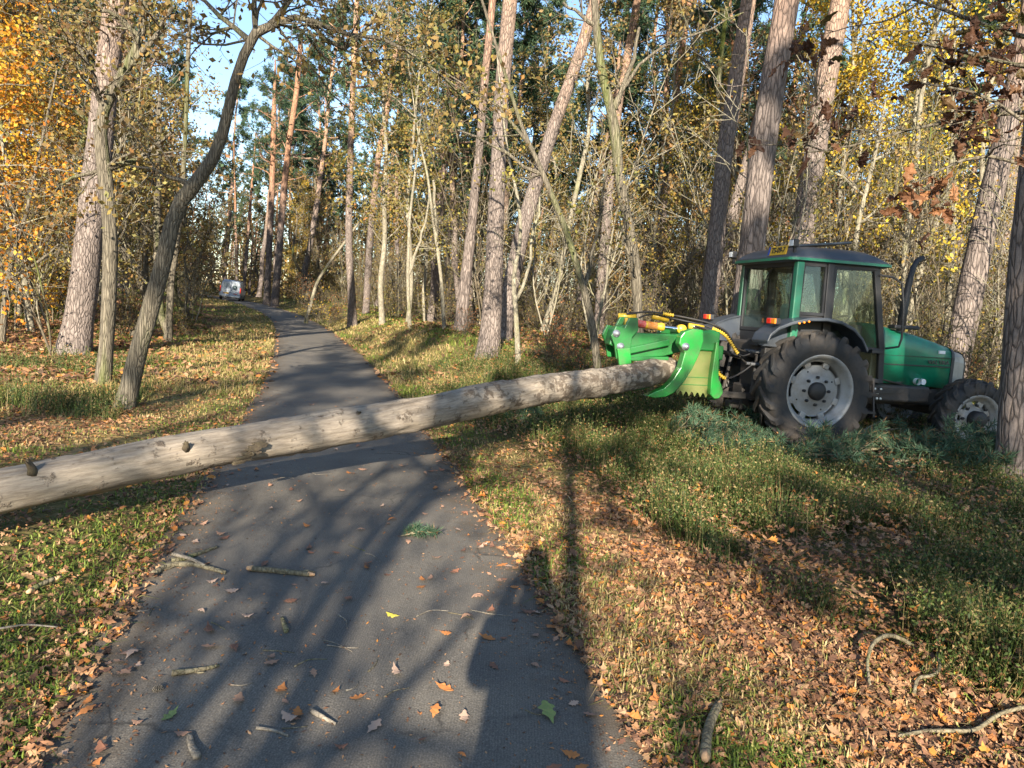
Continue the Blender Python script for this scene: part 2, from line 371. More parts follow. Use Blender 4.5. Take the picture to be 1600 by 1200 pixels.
# the asphalt path
ys = np.concatenate([np.arange(-40, 0, 1.0), np.arange(0, 20, .12), np.arange(20, 150, .8)])
us = np.linspace(-1, 1, 13)
cx = path_x(ys); dx = path_x(ys + .3) - path_x(ys - .3); nrm = np.stack([np.full_like(dx, .6), -dx], -1); nrm /= np.linalg.norm(nrm, axis=1, keepdims=True)
def edge(y, sd): return 1.16 + .07 * (vnoise(y * 1.0, y * 0 + sd, 1.1, 21) - .5) + .07 * (vnoise(y, y * 0 + sd, 4.5, 22) - .5)
hw = np.where(us[None] < 0, edge(ys, 3.0)[:, None], edge(ys, 9.0)[:, None])
PX_ = cx[:, None] + nrm[:, :1] * us[None] * hw; PY_ = ys[:, None] + nrm[:, 1:] * us[None] * hw
PZ_ = H(PX_, PY_) + .012 + .018 * (1 - us[None] ** 2)
i = np.arange(len(ys) - 1)[:, None] * len(us); j = np.arange(len(us) - 1)[None]
F = np.stack([i + j, i + j + 1, i + len(us) + j + 1, i + len(us) + j], -1).reshape(-1, 4)
m, ns, ls, bs = new_mat('asphalt')
v = coords(ns, ls, rand=False)
n1 = node(ns, 'ShaderNodeTexNoise', Scale=130.0, Detail=3.0, Roughness=.8); ls.new(v, n1.inputs['Vector'])
n2 = node(ns, 'ShaderNodeTexNoise', Scale=1.3, Detail=5.0, Roughness=.6); ls.new(v, n2.inputs['Vector'])
v3 = node(ns, 'ShaderNodeTexVoronoi', Scale=95.0); ls.new(v, v3.inputs['Vector'])
r1 = ramp(ns, [(.3, (.078, .070, .060)), (.55, (.143, .130, .111)), (.75, (.25, .23, .20))]); ls.new(n1.outputs[0], r1.inputs[0])
r2 = ramp(ns, [(.3, (.72, .72, .74)), (.7, (1.25, 1.2, 1.12))]); ls.new(n2.outputs[0], r2.inputs[0])
c = mix(ns, ls, 1.0, r1.outputs[0], r2.outputs[0], 'MULTIPLY')
# pale grit and dust
ed = node(ns, 'ShaderNodeAttribute', attribute_name='edge'); ne = node(ns, 'ShaderNodeTexNoise', Scale=5.0, Detail=6.0, Roughness=.7); ls.new(v, ne.inputs['Vector'])
ae = node(ns, 'ShaderNodeMath', operation='MULTIPLY_ADD'); ae.inputs[1].default_value = .9; ls.new(ne.outputs[0], ae.inputs[0]); ls.new(ed.outputs['Fac'], ae.inputs[2])
re_ = ramp(ns, [(.98, (0,) * 3), (1.0, (0,) * 3)]); re_ = node(ns, 'ShaderNodeMapRange'); re_.inputs['From Min'].default_value = 1.12; re_.inputs['From Max'].default_value = 1.5; re_.inputs['To Max'].default_value = .8; ls.new(ae.outputs[0], re_.inputs['Value'])
c = mix(ns, ls, re_.outputs[0], c, (.10, .072, .045))
# hairline cracks, broken up
nc = node(ns, 'ShaderNodeTexNoise', Scale=2.2, Detail=5.0); ls.new(v, nc.inputs['Vector']); vcd = mix(ns, ls, .35, v, nc.outputs['Color'])
vk = node(ns, 'ShaderNodeTexVoronoi', Scale=.9, feature='DISTANCE_TO_EDGE'); ls.new(vcd, vk.inputs['Vector'])
rk = ramp(ns, [(0, (.75,) * 3), (.006, (.3,) * 3), (.011, (0,) * 3)]); ls.new(vk.outputs['Distance'], rk.inputs[0])
gk = ramp(ns, [(.5, (0,) * 3), (.6, (1,) * 3)]); ls.new(n2.outputs[0], gk.inputs[0]); c = mix(ns, ls, mix(ns, ls, 1.0, rk.outputs[0], gk.outputs[0], 'MULTIPLY'), c, (.018, .016, .014))
n4 = node(ns, 'ShaderNodeTexVoronoi', Scale=24.0); ls.new(v, n4.inputs['Vector'])
r4 = ramp(ns, [(.0, (.85,) * 3), (.045, (.6,) * 3), (.07, (0,) * 3)]); ls.new(n4.outputs['Distance'], r4.inputs[0])
sp4 = ns.new('ShaderNodeSeparateColor'); ls.new(n4.outputs['Color'], sp4.inputs[0])
g4 = node(ns, 'ShaderNodeMath', operation='GREATER_THAN'); g4.inputs[1].default_value = .8; ls.new(sp4.outputs[0], g4.inputs[0])
f4 = node(ns, 'ShaderNodeMath', operation='MULTIPLY'); ls.new(r4.outputs[0], f4.inputs[0]); ls.new(g4.outputs[0], f4.inputs[1])
c = mix(ns, ls, f4.outputs[0], c, (.26, .21, .15))
# fine mesh of the surface dressing
wv = node(ns, 'ShaderNodeTexWave', Scale=26.0, Distortion=6.0, Detail=3.0); wv.inputs['Detail Scale'].default_value = 3.0; ls.new(v, wv.inputs['Vector'])
rw = ramp(ns, [(0, (.86,) * 3), (1, (1.08,) * 3)]); ls.new(wv.outputs['Color'], rw.inputs[0])
c = mix(ns, ls, 1.0, c, rw.outputs[0], 'MULTIPLY')
ls.new(c, bs.inputs['Base Color']); bs.inputs['Roughness'].default_value = .82; bs.inputs['Specular IOR Level'].default_value = .35
ad = node(ns, 'ShaderNodeMath', operation='ADD'); ls.new(n1.outputs[0], ad.inputs[0]); ls.new(v3.outputs['Distance'], ad.inputs[1])
bump(ns, ls, bs, ad.outputs[0], .38, .004)
pm = mesh_data('path', [(np.stack([PX_, PY_, PZ_], -1).reshape(-1, 3), F)], m); ae_ = pm.attributes.new('edge', 'FLOAT', 'POINT'); ae_.data.foreach_set('value', np.repeat(np.abs(us)[None], len(ys), 0).ravel().astype(np.float32))
tag(obj('path', pm), kind='structure')
def path_z(x, y):
    s = path_s(x, y) / 1.16
    return np.where(np.abs(s) < 1, H(x, y) + .012 + .018 * (1 - s * s), H(x, y))

# ------------------------------------------------------------------ ground cover
def polar(n, r0, r1, a0=-48, a1=48):
    r = r0 * (r1 / r0) ** rng.random(n); a = np.radians(rng.uniform(a0, a1, n))
    return r * np.sin(a), r * np.cos(a)
def blades(x, y, z, h, wd, lean=.5, bend=True):
    n = len(x); a = rng.uniform(0, 2 * np.pi, n); b = a + np.pi / 2 + rng.normal(0, .4, n)
    base = np.stack([x, y, z], -1); side = np.stack([np.cos(a), np.sin(a), 0 * a], -1) * (wd / 2)[:, None]
    l = np.abs(rng.normal(0, lean, n)) * h; ld = np.stack([np.cos(b) * l, np.sin(b) * l, 0 * l], -1); up = np.array([0, 0, 1.0])
    if not bend:
        V = np.stack([base - side, base + side, base + ld + up * h[:, None]], 1)
        return (V.reshape(-1, 3), np.arange(3 * n).reshape(n, 3))
    mid = base + ld * .35 + up * (h * .6)[:, None]; tip = base + ld + up * (h * np.clip(1 - l / h * .35, .3, 1))[:, None]
    V = np.stack([base - side, base + side, mid + side * .7, mid - side * .7, tip], 1).reshape(-1, 3)
    k = np.arange(n)[:, None] * 5
    return [(V, (k + np.array([0, 1, 2, 3]))), (np.zeros((0, 3)), (k + np.array([3, 2, 4]) - len(V)))]
def two(chs):  # the second chunk indexes into the first one's vertices
    return chs
def blade_chunks(x, y, h, wd, lean=.5, bend=True):
    r = blades(x, y, H(x, y) - .01, h, wd, lean, bend)
    return r if isinstance(r, list) else [r]
def fix(chs):
    return chs

# grass on both verges
x, y = polar(195000, 2.0, 16); s = path_s(x, y); g = green_mask(x, y)
k = (np.abs(s) > 1.13) & (rng.random(len(x)) < np.where(s < 0, .85, .85) * (.10 + .9 * smoothstep(.2, .8, vnoise(x, y, 1.6, 31) + .25 * (np.abs(s) < 2)))) & ((s < 0) | (s < boundary_s(y) + .2))
k &= ~((s > 1.9) & (s < boundary_s(y)) & (rng.random(len(x)) < .72))
x, y = x[k], y[k]
gmix = green_mask(x, y) * .6 + .55 * vnoise(x, y, 1.1, 33) + (path_s(x, y) < 0) * .22 * (y < 9) > .5
hh = rng.uniform(.03, .10, len(x)) * np.where(path_s(x, y) < 0, .75, .85); ww = rng.uniform(.004, .008, len(x)) * (1 + np.hypot(x, y) / 9)
for nm, sel, mt in (('green_grass', gmix, 'green_grass'), ('dry_grass', ~gmix, 'straw')):
    chs = blade_chunks(x[sel], y[sel], hh[sel], ww[sel], 1.5)
    tag(obj(nm, mesh_data(nm, chs, M[mt], False)), kind='stuff')
x, y = polar(190000, 12, 75, -38, 38); s = path_s(x, y)
k = (np.abs(s) > 1.2) & (rng.random(len(x)) < .25 + .75 * np.maximum(green_mask(x, y), straw_mask(x, y)))
k &= (rng.random(len(x)) < 1.2 - smoothstep(5, 16, np.abs(s)))
x, y = x[k], y[k]; sel = straw_mask(x, y) * .8 + .9 * (vnoise(x, y, .5, 35) - .5) > .48 + .25 * (np.abs(path_s(x, y)) < 1.7)
d = np.hypot(x, y); hh = rng.uniform(.05, .15, len(x)); ww = d * .0011 * rng.uniform(.7, 1.4, len(x))
for nm, q, mt in (('far_dry_grass', sel, 'straw'), ('far_green_grass', ~sel, 'green_grass')):
    tag(obj(nm, mesh_data(nm, blade_chunks(x[q], y[q], hh[q], ww[q], 1.4, False), M[mt], False)), kind='stuff')

# bilberry and heather: upright green stems with small leaves, right of the litter strip, and on the left bank
x, y = polar(225000, 2.6, 17, -40, 50); s = path_s(x, y)
dens = np.where(s > 0, smoothstep(-.1, .5, s - boundary_s(y) + (vnoise(x, y, .9, 5) - .5) * 1.1) * smoothstep(.37, .56, .55 * vnoise(x, y, 1.3, 41) + .45 * vnoise(x, y, 3.6, 42) + .04), 0)
dens = np.maximum(dens, np.where(s < -2.6, .8 * smoothstep(.5, .66, vnoise(x, y, .45, 43)) * smoothstep(6.5, 9, y), 0))
k = rng.random(len(x)) < dens; x, y = x[k], y[k]; n = len(x); z = H(x, y)
patch = vnoise(x, y, 1.3, 45)
hh = (.10 + .28 * rng.random(n)) * (.40 + 1.0 * patch); a = 12.6 * vnoise(x, y, 1.5, 47) + rng.normal(0, .7, n); l = np.abs(rng.normal(.3, .6, n)) * hh
base = np.stack([x, y, z - .01], -1); tip = base + np.stack([np.cos(a) * l, np.sin(a) * l, hh], -1)
d = np.hypot(x, y); wd = .0018 + d * .00035
side = np.stack([-np.sin(a), np.cos(a), 0 * a], -1) * wd[:, None]
chs = [(np.stack([base - side, base + side, tip], 1).reshape(-1, 3), np.arange(3 * n).reshape(n, 3))]
nl = 5
t = rng.uniform(.25, 1.05, (n, nl, 1)); c0 = base[:, None] + (tip - base)[:, None] * t
dirs = norm(rng.normal(0, 1, (n, nl, 3)) + np.array([0, 0, .9])); sz = (rng.uniform(.012, .026, (n, nl, 1)) * (1 + d[:, None, None] * .05))
sd = norm(np.cross(dirs, rng.normal(0, 1, (n, nl, 3)))) * sz * .22
q = np.stack([c0, c0 + dirs * sz * .5 + sd, c0 + dirs * sz, c0 + dirs * sz * .5 - sd], 2).reshape(-1, 3)
chs.append((q, np.arange(len(q)).reshape(-1, 4)))
tag(obj('bilberry_undergrowth', mesh_data('bilberry_undergrowth', chs, M['bilberry'], False)), kind='stuff')

# fallen oak leaves
def oak_outline(lobes=4, seed=0, ns_=13):
    """half-width of a lobed oak leaf along its midrib, both sides a little different"""
    r = np.random.default_rng(seed); t = np.linspace(.06, .97, ns_)
    def side(ph):
        env = .27 * np.sin(np.pi * t ** .85) ** .8 * (.65 + .5 * t); return env * (1 + .33 * np.cos(2 * np.pi * (lobes * t + ph))) * (1 + r.normal(0, .06, ns_)) + .012
    a, b = side(.1), side(.1 + r.normal(0, .08)); k = r.normal(0, .05)
    mid = k * np.sin(np.pi * t)
    R_ = np.stack([mid + a, t - .5], -1); L_ = np.stack([mid - b, t - .5], -1)[::-1]
    return np.concatenate([[(.008, -.62)], R_, [(k * .2, .5)], L_, [(-.008, -.62)]])
OUTL = [oak_outline(3, s) for s in range(2)] + [oak_outline(4, s + 5) for s in range(2)]
def fine_leaves(P, size, outline, tilt=1.0, curl=.7):
    """lobed leaves built in strips either side of a midrib, folded and curled"""
    n = len(P); m_ = (len(outline) - 3) // 2; R_ = outline[1:1 + m_]; L_ = outline[2 + m_:2 + 2 * m_][::-1]; C_ = (R_ + L_) / 2
    o = np.concatenate([[outline[0]], np.stack([R_, (R_ + C_) / 2, C_, (L_ + C_) / 2, L_], 1).reshape(-1, 2), [outline[1 + m_]]])
    nr = norm(rng.normal(0, tilt, (n, 3)) + np.array([0, 0, .4])); u = norm(np.cross(nr, rng.normal(0, 1, (n, 3)))); v_ = np.cross(nr, u)
    fo = np.abs(rng.normal(.35, .3, n))[:, None]; cv = rng.normal(0, curl, n)[:, None]; tw = rng.normal(0, curl, n)[:, None]; rip = rng.normal(0, .05, (n, len(o)))
    dx = np.abs(o[:, 0] - np.interp(o[:, 1], C_[:, 1], C_[:, 0]))[None]
    zz = fo * dx + cv * ((o[:, 1] + .5) ** 2)[None] * .7 + tw * (o[:, 0] * o[:, 1])[None] * 1.5 + rip * (dx > .05)
    V = P[:, None] + size[:, None, None] * (o[None, :, :1] * u[:, None] + (o[None, :, 1:] + .6) * v_[:, None] + zz[..., None] * nr[:, None]); K = len(o)
    q = []
    for r in range(m_ - 1):
        for c in range(4): a = 1 + r * 5 + c; q.append((a, a + 1, a + 6, a + 5))
    t = [(0, 1 + c, 2 + c) for c in range(4)] + [(K - 1, 1 + (m_ - 1) * 5 + c + 1, 1 + (m_ - 1) * 5 + c) for c in range(4)]
    k = np.arange(n)[:, None, None] * K
    return [(V.reshape(-1, 3), (np.array(q)[None] + k).reshape(-1, 4)), (np.zeros((0, 3)), (np.array(t)[None] + k).reshape(-1, 3) - n * K)]
def leaf_mesh_arrays(P, size, outline, tilt=.35, up=None, curl=.5):
    """P (n,3): one lobed leaf each, curled, lying roughly flat"""
    n = len(P); m_ = len(outline); o = outline
    a = rng.uniform(0, 2 * np.pi, n); nrm_ = norm(np.stack([rng.normal(0, tilt, n), rng.normal(0, tilt, n), np.ones(n)], -1))
    u = norm(np.cross(nrm_, np.stack([np.cos(a), np.sin(a), 0 * a], -1))); v_ = np.cross(nrm_, u)
    cu = rng.normal(0, curl, n)[:, None]; cv = rng.normal(0, curl, n)[:, None]; tw = rng.normal(0, curl * .8, n)[:, None]
    fo = rng.normal(.25, .35, n)[:, None] * curl
    zz = fo * np.abs(o[:, 0])[None] + cu * (o[:, 0] ** 2)[None] * 2 + cv * (o[:, 1] ** 2)[None] + tw * (o[:, 0] * o[:, 1])[None]
    V = P[:, None] + size[:, None, None] * (o[None, :, :1] * u[:, None] + o[None, :, 1:] * v_[:, None] + zz[..., None] * nrm_[:, None])
    return (V.reshape(-1, 3), np.arange(n * m_).reshape(n, m_))
x, y = polar(130000, 1.9, 15, -48, 48); s = path_s(x, y)
lit = np.where(s > 0, smoothstep(1.0, 1.22, s) * np.where(s < boundary_s(y), .30 + .70 * smoothstep(1.4, 2.3, s) * (1 - .4 * smoothstep(5, 8, y)), .62),
               smoothstep(1.0, 1.25, -s) * (.13 + .77 * smoothstep(.42, .62, vnoise(x, y, .6, 51)) * smoothstep(4.5, 6.5, y)))
lit = lit * (.45 + .9 * vnoise(x, y, 2.2, 53))
edge_l = (np.abs(np.abs(s) - 1.2) < .13) & (rng.random(len(x)) < .30)
k = (rng.random(len(x)) < lit) | edge_l; x, y = x[k], y[k]; n = len(x)
P = np.stack([x, y, path_z(x, y) + rng.uniform(.002, .03, n) + .20 * rng.random(n) ** 2 * (path_s(x, y) > boundary_s(y))], -1)
size = rng.choice([1, 1, 1, 1.35], n) * rng.uniform(.024, .064, n); ty = rng.integers(0, 4, n)
tag(obj('fallen_leaves', mesh_data('fallen_leaves', [leaf_mesh_arrays(P[ty == q], size[ty == q], OUTL[q], tilt=.3, curl=.7) for q in range(4)], M['litter'], False)), kind='stuff')
x, y = polar(60000, 13, 60, -38, 38); s = path_s(x, y)
k = (np.abs(s) > 1.0 + .2 * rng.random(len(x))) & (rng.random(len(x)) < (.25 + .75 * smoothstep(.4, .6, vnoise(x, y, .35, 55))) * (1 - .75 * straw_mask(x, y))); x, y = x[k], y[k]; n = len(x)
P = np.stack([x, y, H(x, y) + rng.uniform(.01, .08, n)], -1); dia = np.array([(0, -.5), (.3, -.1), (.2, .3), (0, .5), (-.22, .25), (-.3, -.1)])
tag(obj('far_fallen_leaves', mesh_data('far_fallen_leaves', [leaf_mesh_arrays(P, rng.uniform(.09, .17, n), dia)], M['litter'], False)), kind='stuff')
# broken leaf bits and crumbs worked into the litter
x, y = polar(100000, 1.9, 13, -48, 48); s = path_s(x, y)
k = (np.abs(s) > 1.08 + .12 * rng.random(len(x))) & (rng.random(len(x)) < np.where(s > 0, np.where(s < boundary_s(y) + .3, .8, .3), .35)); x, y = x[k], y[k]; n = len(x)
P = np.stack([x, y, H(x, y) + rng.uniform(.002, .03, n)], -1)
tag(obj('leaf_crumbs', mesh_data('leaf_crumbs', [leaf_mesh_arrays(P, rng.uniform(.010, .032, n), np.array([(0, -.5), (.35, -.15), (.2, .4), (-.1, .5), (-.3, .1)]), tilt=.5, curl=.8)], M['litter'], False)), kind='stuff')

# ------------------------------------------------------------------ trees: builders
UP = np.array([0, 0, 1.0])
def rnd_dir(): return norm(rng.normal(0, 1, 3))
def branch(P, d, L, r, lvl, out, tips, maxl, up=(.05, .05, .05), wob=.18, kids=(5, 4, 3), ratio=.5, step=.35, ang=.9, t0=.25, seg=(7, 5, 4, 3), rmin=.004, mi=0):
    n = max(3, int(L / step)); pts = [np.array(P, float)]; d = norm(np.array(d, float))
    for q in range(n):
        d = norm(d + rng.normal(0, wob, 3) + UP * up[min(lvl, len(up) - 1)]); pts.append(pts[-1] + d * L / n)
    pts = np.array(pts); rad = np.linspace(r, max(r * .3, rmin * .6), n + 1)
    out.append(tube(pts, rad, seg[min(lvl, len(seg) - 1)], mi=mi))
    if lvl >= maxl:
        tips.append(pts[1:]); return pts
    for q in range(kids[min(lvl, len(kids) - 1)]):
        t = t0 + (1 - t0) * (q + rng.random()) / kids[min(lvl, len(kids) - 1)]
        f = t * n; i0 = min(int(f), n - 1); p = pts[i0] + (pts[i0 + 1] - pts[i0]) * (f - i0); dd = norm(pts[i0 + 1] - pts[i0])
        perp = norm(np.cross(dd, rnd_dir()))
        branch(p, dd * math.cos(ang) + perp * math.sin(ang), L * ratio * (1.15 - .55 * t) * rng.uniform(.7, 1.2), max(r * .5 * (1 - .45 * t), rmin), lvl + 1, out, tips, maxl, up, wob, kids, ratio, step * .75, ang, t0, seg, rmin, mi)
    tips.append(pts[-2:])
    return pts
def quads(C, size, spread_, squash=.7, droop=0.0):
    """small leaf-shaped faces round the points C"""
    n = len(C); C = C + rng.normal(0, 1, (n, 3)) * np.array([spread_, spread_, spread_ * squash])
    u = norm(rng.normal(0, 1, (n, 3)) - UP * droop); v_ = norm(np.cross(u, rng.normal(0, 1, (n, 3)))); s = (size * rng.uniform(.6, 1.25, n))[:, None]
    V = np.stack([C - u * s * .5, C + v_ * s * .33 + u * s * .04, C + u * s * .5, C - v_ * s * .33 + u * s * .04], 1).reshape(-1, 3)
    return (V, np.arange(4 * n).reshape(n, 4))
def tufts(A, D, L, wd, per=8):
    """pine needle brushes: thin blades fanning from A along D"""
    n = len(A); A = np.repeat(A, per, 0); D = np.repeat(D, per, 0)
    d = norm(D * .55 + rng.normal(0, .55, (n * per, 3))); l = L * rng.uniform(.6, 1.2, (n * per, 1)); sd = norm(np.cross(d, rng.normal(0, 1, (n * per, 3)))) * wd
    A = A - d * l * .15
    V = np.stack([A - sd * .4, A + d * l * .55 + sd, A + d * l, A + d * l * .55 - sd], 1).reshape(-1, 3)
    return (V, np.arange(4 * n * per).reshape(-1, 4))
def pick(tips, n):
    A = np.concatenate(tips); return A[rng.integers(0, len(A), n)]
def clump(tips, n, k=6, sp=.13):
    """leaf positions gathered in clusters of about k at twig ends"""
    C = pick(tips, n // k); return np.repeat(C, k, 0) + rng.normal(0, sp, (n // k * k, 3))
def trunk_tube(P, r, seg=12, flare=.55, rough=.035):
    P = np.asarray(P, float); L = np.concatenate([[0], np.cumsum(np.linalg.norm(np.diff(P, axis=0), axis=1))])
    tt = np.unique(np.concatenate([np.linspace(0, min(1.2, L[-1]), 8), np.arange(1.2, L[-1], .34), [L[-1]]]))
    # smooth interpolation through the points
    Q = np.stack([np.interp(tt, L, P[:, c]) for c in range(3)], -1)
    for _ in range(1):
        Q[1:-1] = Q[1:-1] * .5 + (Q[:-2] + Q[2:]) * .25
    rr = np.interp(tt, L, r) * (1 + flare * np.exp(-tt / .22))
    return tube(Q, rr, seg, rough=rough), Q, rr
VAR = {}
def make_variant(kind, seed):
    global rng
    keep = rng; rng = np.random.default_rng(seed)
    tr, tips = [], []; cr = []
    if kind == 'pine':
        Ht = rng.uniform(17, 22); n = 12; z = np.linspace(0, Ht, n); wx = np.cumsum(rng.normal(0, .12, n)); wy = np.cumsum(rng.normal(0, .12, n)); wx[0] = wy[0] = 0
        P = np.stack([wx, wy, z], -1); r0 = rng.uniform(.17, .24); ch, Q, rr = trunk_tube(P, np.linspace(r0, .05, n), 10); tr.append(ch)
        zb = Ht * rng.uniform(.36, .52)
        for q in range(9):  # dead snags
            zz = rng.uniform(2.5, zb); p = [np.interp(zz, z, wx), np.interp(zz, z, wy), zz]; a = rng.uniform(0, 6.28)
            branch(p, (math.cos(a), math.sin(a), .1), rng.uniform(.5, 2.2), .022, 1, tr, [], 2, kids=(3, 3, 2), wob=.2)
        nl = 30
        for q in range(nl):
            zz = zb + (Ht - zb) * (q + rng.random()) / nl; t = (zz - zb) / (Ht - zb); p = [np.interp(zz, z, wx), np.interp(zz, z, wy), zz]; a = q * 2.4 + rng.uniform(-.5, .5)
            branch(p, (math.cos(a), math.sin(a), .15 + .5 * t), (3.4 * (1 - t) ** .7 + .8) * rng.uniform(.55, 1.1), .045 * (1 - t) + .018, 1, tr, tips, 2, up=(.03, .05, .09), kids=(5, 6, 3), ratio=.42, step=.4, ang=.85, t0=.35)
        A = pick(tips, 2300) + rng.normal(0, .12, (2300, 3)); D = norm(rng.normal(0, .7, (2300, 3)) + UP * .5)
        cr.append(tufts(A, D, .34, .024, 8))
        return ('pine_bark', 'needles', tr, cr)
    if kind in ('oak', 'oak_brown', 'bare_oak'):
        Ht = rng.uniform(9, 13); n = 10; z = np.linspace(0, Ht * .8, n); wx = np.cumsum(rng.normal(0, .3, n)); wy = np.cumsum(rng.normal(0, .3, n)); wx[0] = wy[0] = 0
        P = np.stack([wx, wy, z], -1); ch, Q, rr = trunk_tube(P, np.linspace(rng.uniform(.10, .16), .03, n), 9); tr.append(ch)
        for q in range(15):
            zz = Ht * .8 * (.16 + .84 * (q + rng.random()) / 15); p = [np.interp(zz, z, wx), np.interp(zz, z, wy), zz]; a = q * 2.4 + rng.uniform(-.6, .6)
            branch(p, (math.cos(a), math.sin(a), .45), rng.uniform(1.8, 3.6), .045, 1, tr, tips, 3, up=(.05, .06, .06), kids=(4, 6, 4), ratio=.45, step=.4, wob=.26, t0=.2)
        cr.append(quads(clump(tips, 500 if kind == 'bare_oak' else 3200, 7), .125, .05))
        return ('oak_bark', 'oak_leaves' if kind == 'oak' else 'brown_leaves', tr, cr)
    if kind == 'birch' or kind == 'olive':
        high = (seed - sum(map(ord, kind))) // 101 >= 10
        Ht = rng.uniform(10, 15); n = 10; z = np.linspace(0, Ht, n); wx = np.cumsum(rng.normal(0, .16, n)); wy = np.cumsum(rng.normal(0, .16, n)); wx[0] = wy[0] = 0
        P = np.stack([wx, wy, z], -1); ch, Q, rr = trunk_tube(P, np.linspace(rng.uniform(.06, .10), .015, n), 8, .3); tr.append(ch)
        for q in range(26):
            zz = Ht * (.15 + .83 * (q + rng.random()) / 26) if not high else Ht * (.48 + .5 * (q + rng.random()) / 26); p = [np.interp(zz, z, wx), np.interp(zz, z, wy), zz]; a = q * 2.4 + rng.uniform(-.6, .6)
            branch(p, (math.cos(a), math.sin(a), .75), rng.uniform(1.2, 2.6) * (1.1 - .5 * zz / Ht), .022, 1, tr, tips, 2, up=(.05, .0, -.05), kids=(4, 6, 3), ratio=.5, step=.35, wob=.16)
        cr.append(quads(clump(tips, 5000, 8, .15), .10, .05, droop=.5))
        return ('pale_bark', 'birch_leaves' if kind == 'birch' else 'olive_leaves', tr, cr)
    if kind == 'beech':
        Ht = rng.uniform(8, 11); n = 9; z = np.linspace(0, Ht, n); wx = np.cumsum(rng.normal(0, .12, n)); wy = np.cumsum(rng.normal(0, .12, n)); wx[0] = wy[0] = 0
        P = np.stack([wx, wy, z], -1); ch, Q, rr = trunk_tube(P, np.linspace(.09, .015, n), 8, .3); tr.append(ch)
        for q in range(26):
            zz = Ht * (.10 + .88 * (q + rng.random()) / 26); p = [np.interp(zz, z, wx), np.interp(zz, z, wy), zz]; a = q * 2.4 + rng.uniform(-.6, .6)
            branch(p, (math.cos(a), math.sin(a), .25), rng.uniform(1.6, 3.2) * (1.15 - .6 * zz / Ht), .025, 1, tr, tips, 2, up=(.0, .0, -.02), kids=(4, 7, 3), ratio=.5, step=.35, wob=.14)
        cr.append(quads(clump(tips, 7000, 9, .14), .10, .06, .35))
        return ('pale_bark', 'beech_leaves', tr, cr)
    if kind == 'sapling':
        for st in range(rng.integers(2, 5)):
            d = norm(np.array([rng.normal(0, .22), rng.normal(0, .22), 1])); L = rng.uniform(4, 7.5)
            branch((rng.normal(0, .12), rng.normal(0, .12), 0), d, L, rng.uniform(.018, .035), 0, tr, tips, 2, up=(.04, .05, .04), kids=(15, 5, 3), ratio=.28, step=.5, wob=.10, ang=.75, t0=.15, seg=(5, 4, 3, 3), rmin=.009)
        cr.append(quads(clump(tips, 320, 5, .09), .09, .04))
        return ('twig_bark' if seed % 5 else 'pale_bark', 'oak_leaves' if seed % 3 else 'olive_leaves', tr, cr)
    if kind == 'shrub':
        for st in range(9):
            d = norm(np.array([rng.normal(0, .5), rng.normal(0, .5), 1])); L = rng.uniform(1.0, 2.4)
            branch((rng.normal(0, .2), rng.normal(0, .2), 0), d, L, .013, 0, tr, tips, 2, up=(.02, .03, .03), kids=(9, 4, 3), ratio=.42, step=.3, wob=.18, ang=.7, t0=.15, seg=(4, 3, 3, 3), rmin=.008)
        cr.append(quads(pick(tips, 330), .08, .12))
        return ('twig_bark', 'oak_leaves' if seed % 2 else 'olive_leaves', tr, cr)
    raise ValueError(kind)
def variant(kind, seed):
    global rng
    key = (kind, seed)
    if key not in VAR:
        keep = rng
        bk, lf, tr, cr = make_variant(kind, seed * 101 + sum(map(ord, kind)))
        rng = keep
        VAR[key] = (mesh_data(kind + '_trunk', tr, M[bk]), mesh_data(kind + '_crown', cr, M[lf], False))
    return VAR[key]
def plant(kind, seed, x, y, name, label, cat, group, scale=1.0, lean=0.04, crown_mat=None, bark_mat=None, zs=1.0, rz=None):
    tm, cm = variant(kind, seed)
    z = float(H(x, y)) - .04
    t = thing(name, label, cat, (x, y, z), (rng.normal(0, .025), lean + rng.normal(0, .035), rng.uniform(0, 6.28) if rz is None else rz), group)
    t.rotation_mode = 'ZYX' if False else 'XYZ'
    t.scale = (scale, scale, scale * zs)
    a = obj('trunk', tm, t); b = obj('crown', cm, t)
    for o_, mm in ((b, crown_mat), (a, bark_mat)):
        if mm:
            key = o_.data.name + mm
            if key not in VAR:
                c = o_.data.copy(); c.materials.clear(); c.materials.append(M[mm]); VAR[key] = c
            o_.data = VAR[key]
    return t
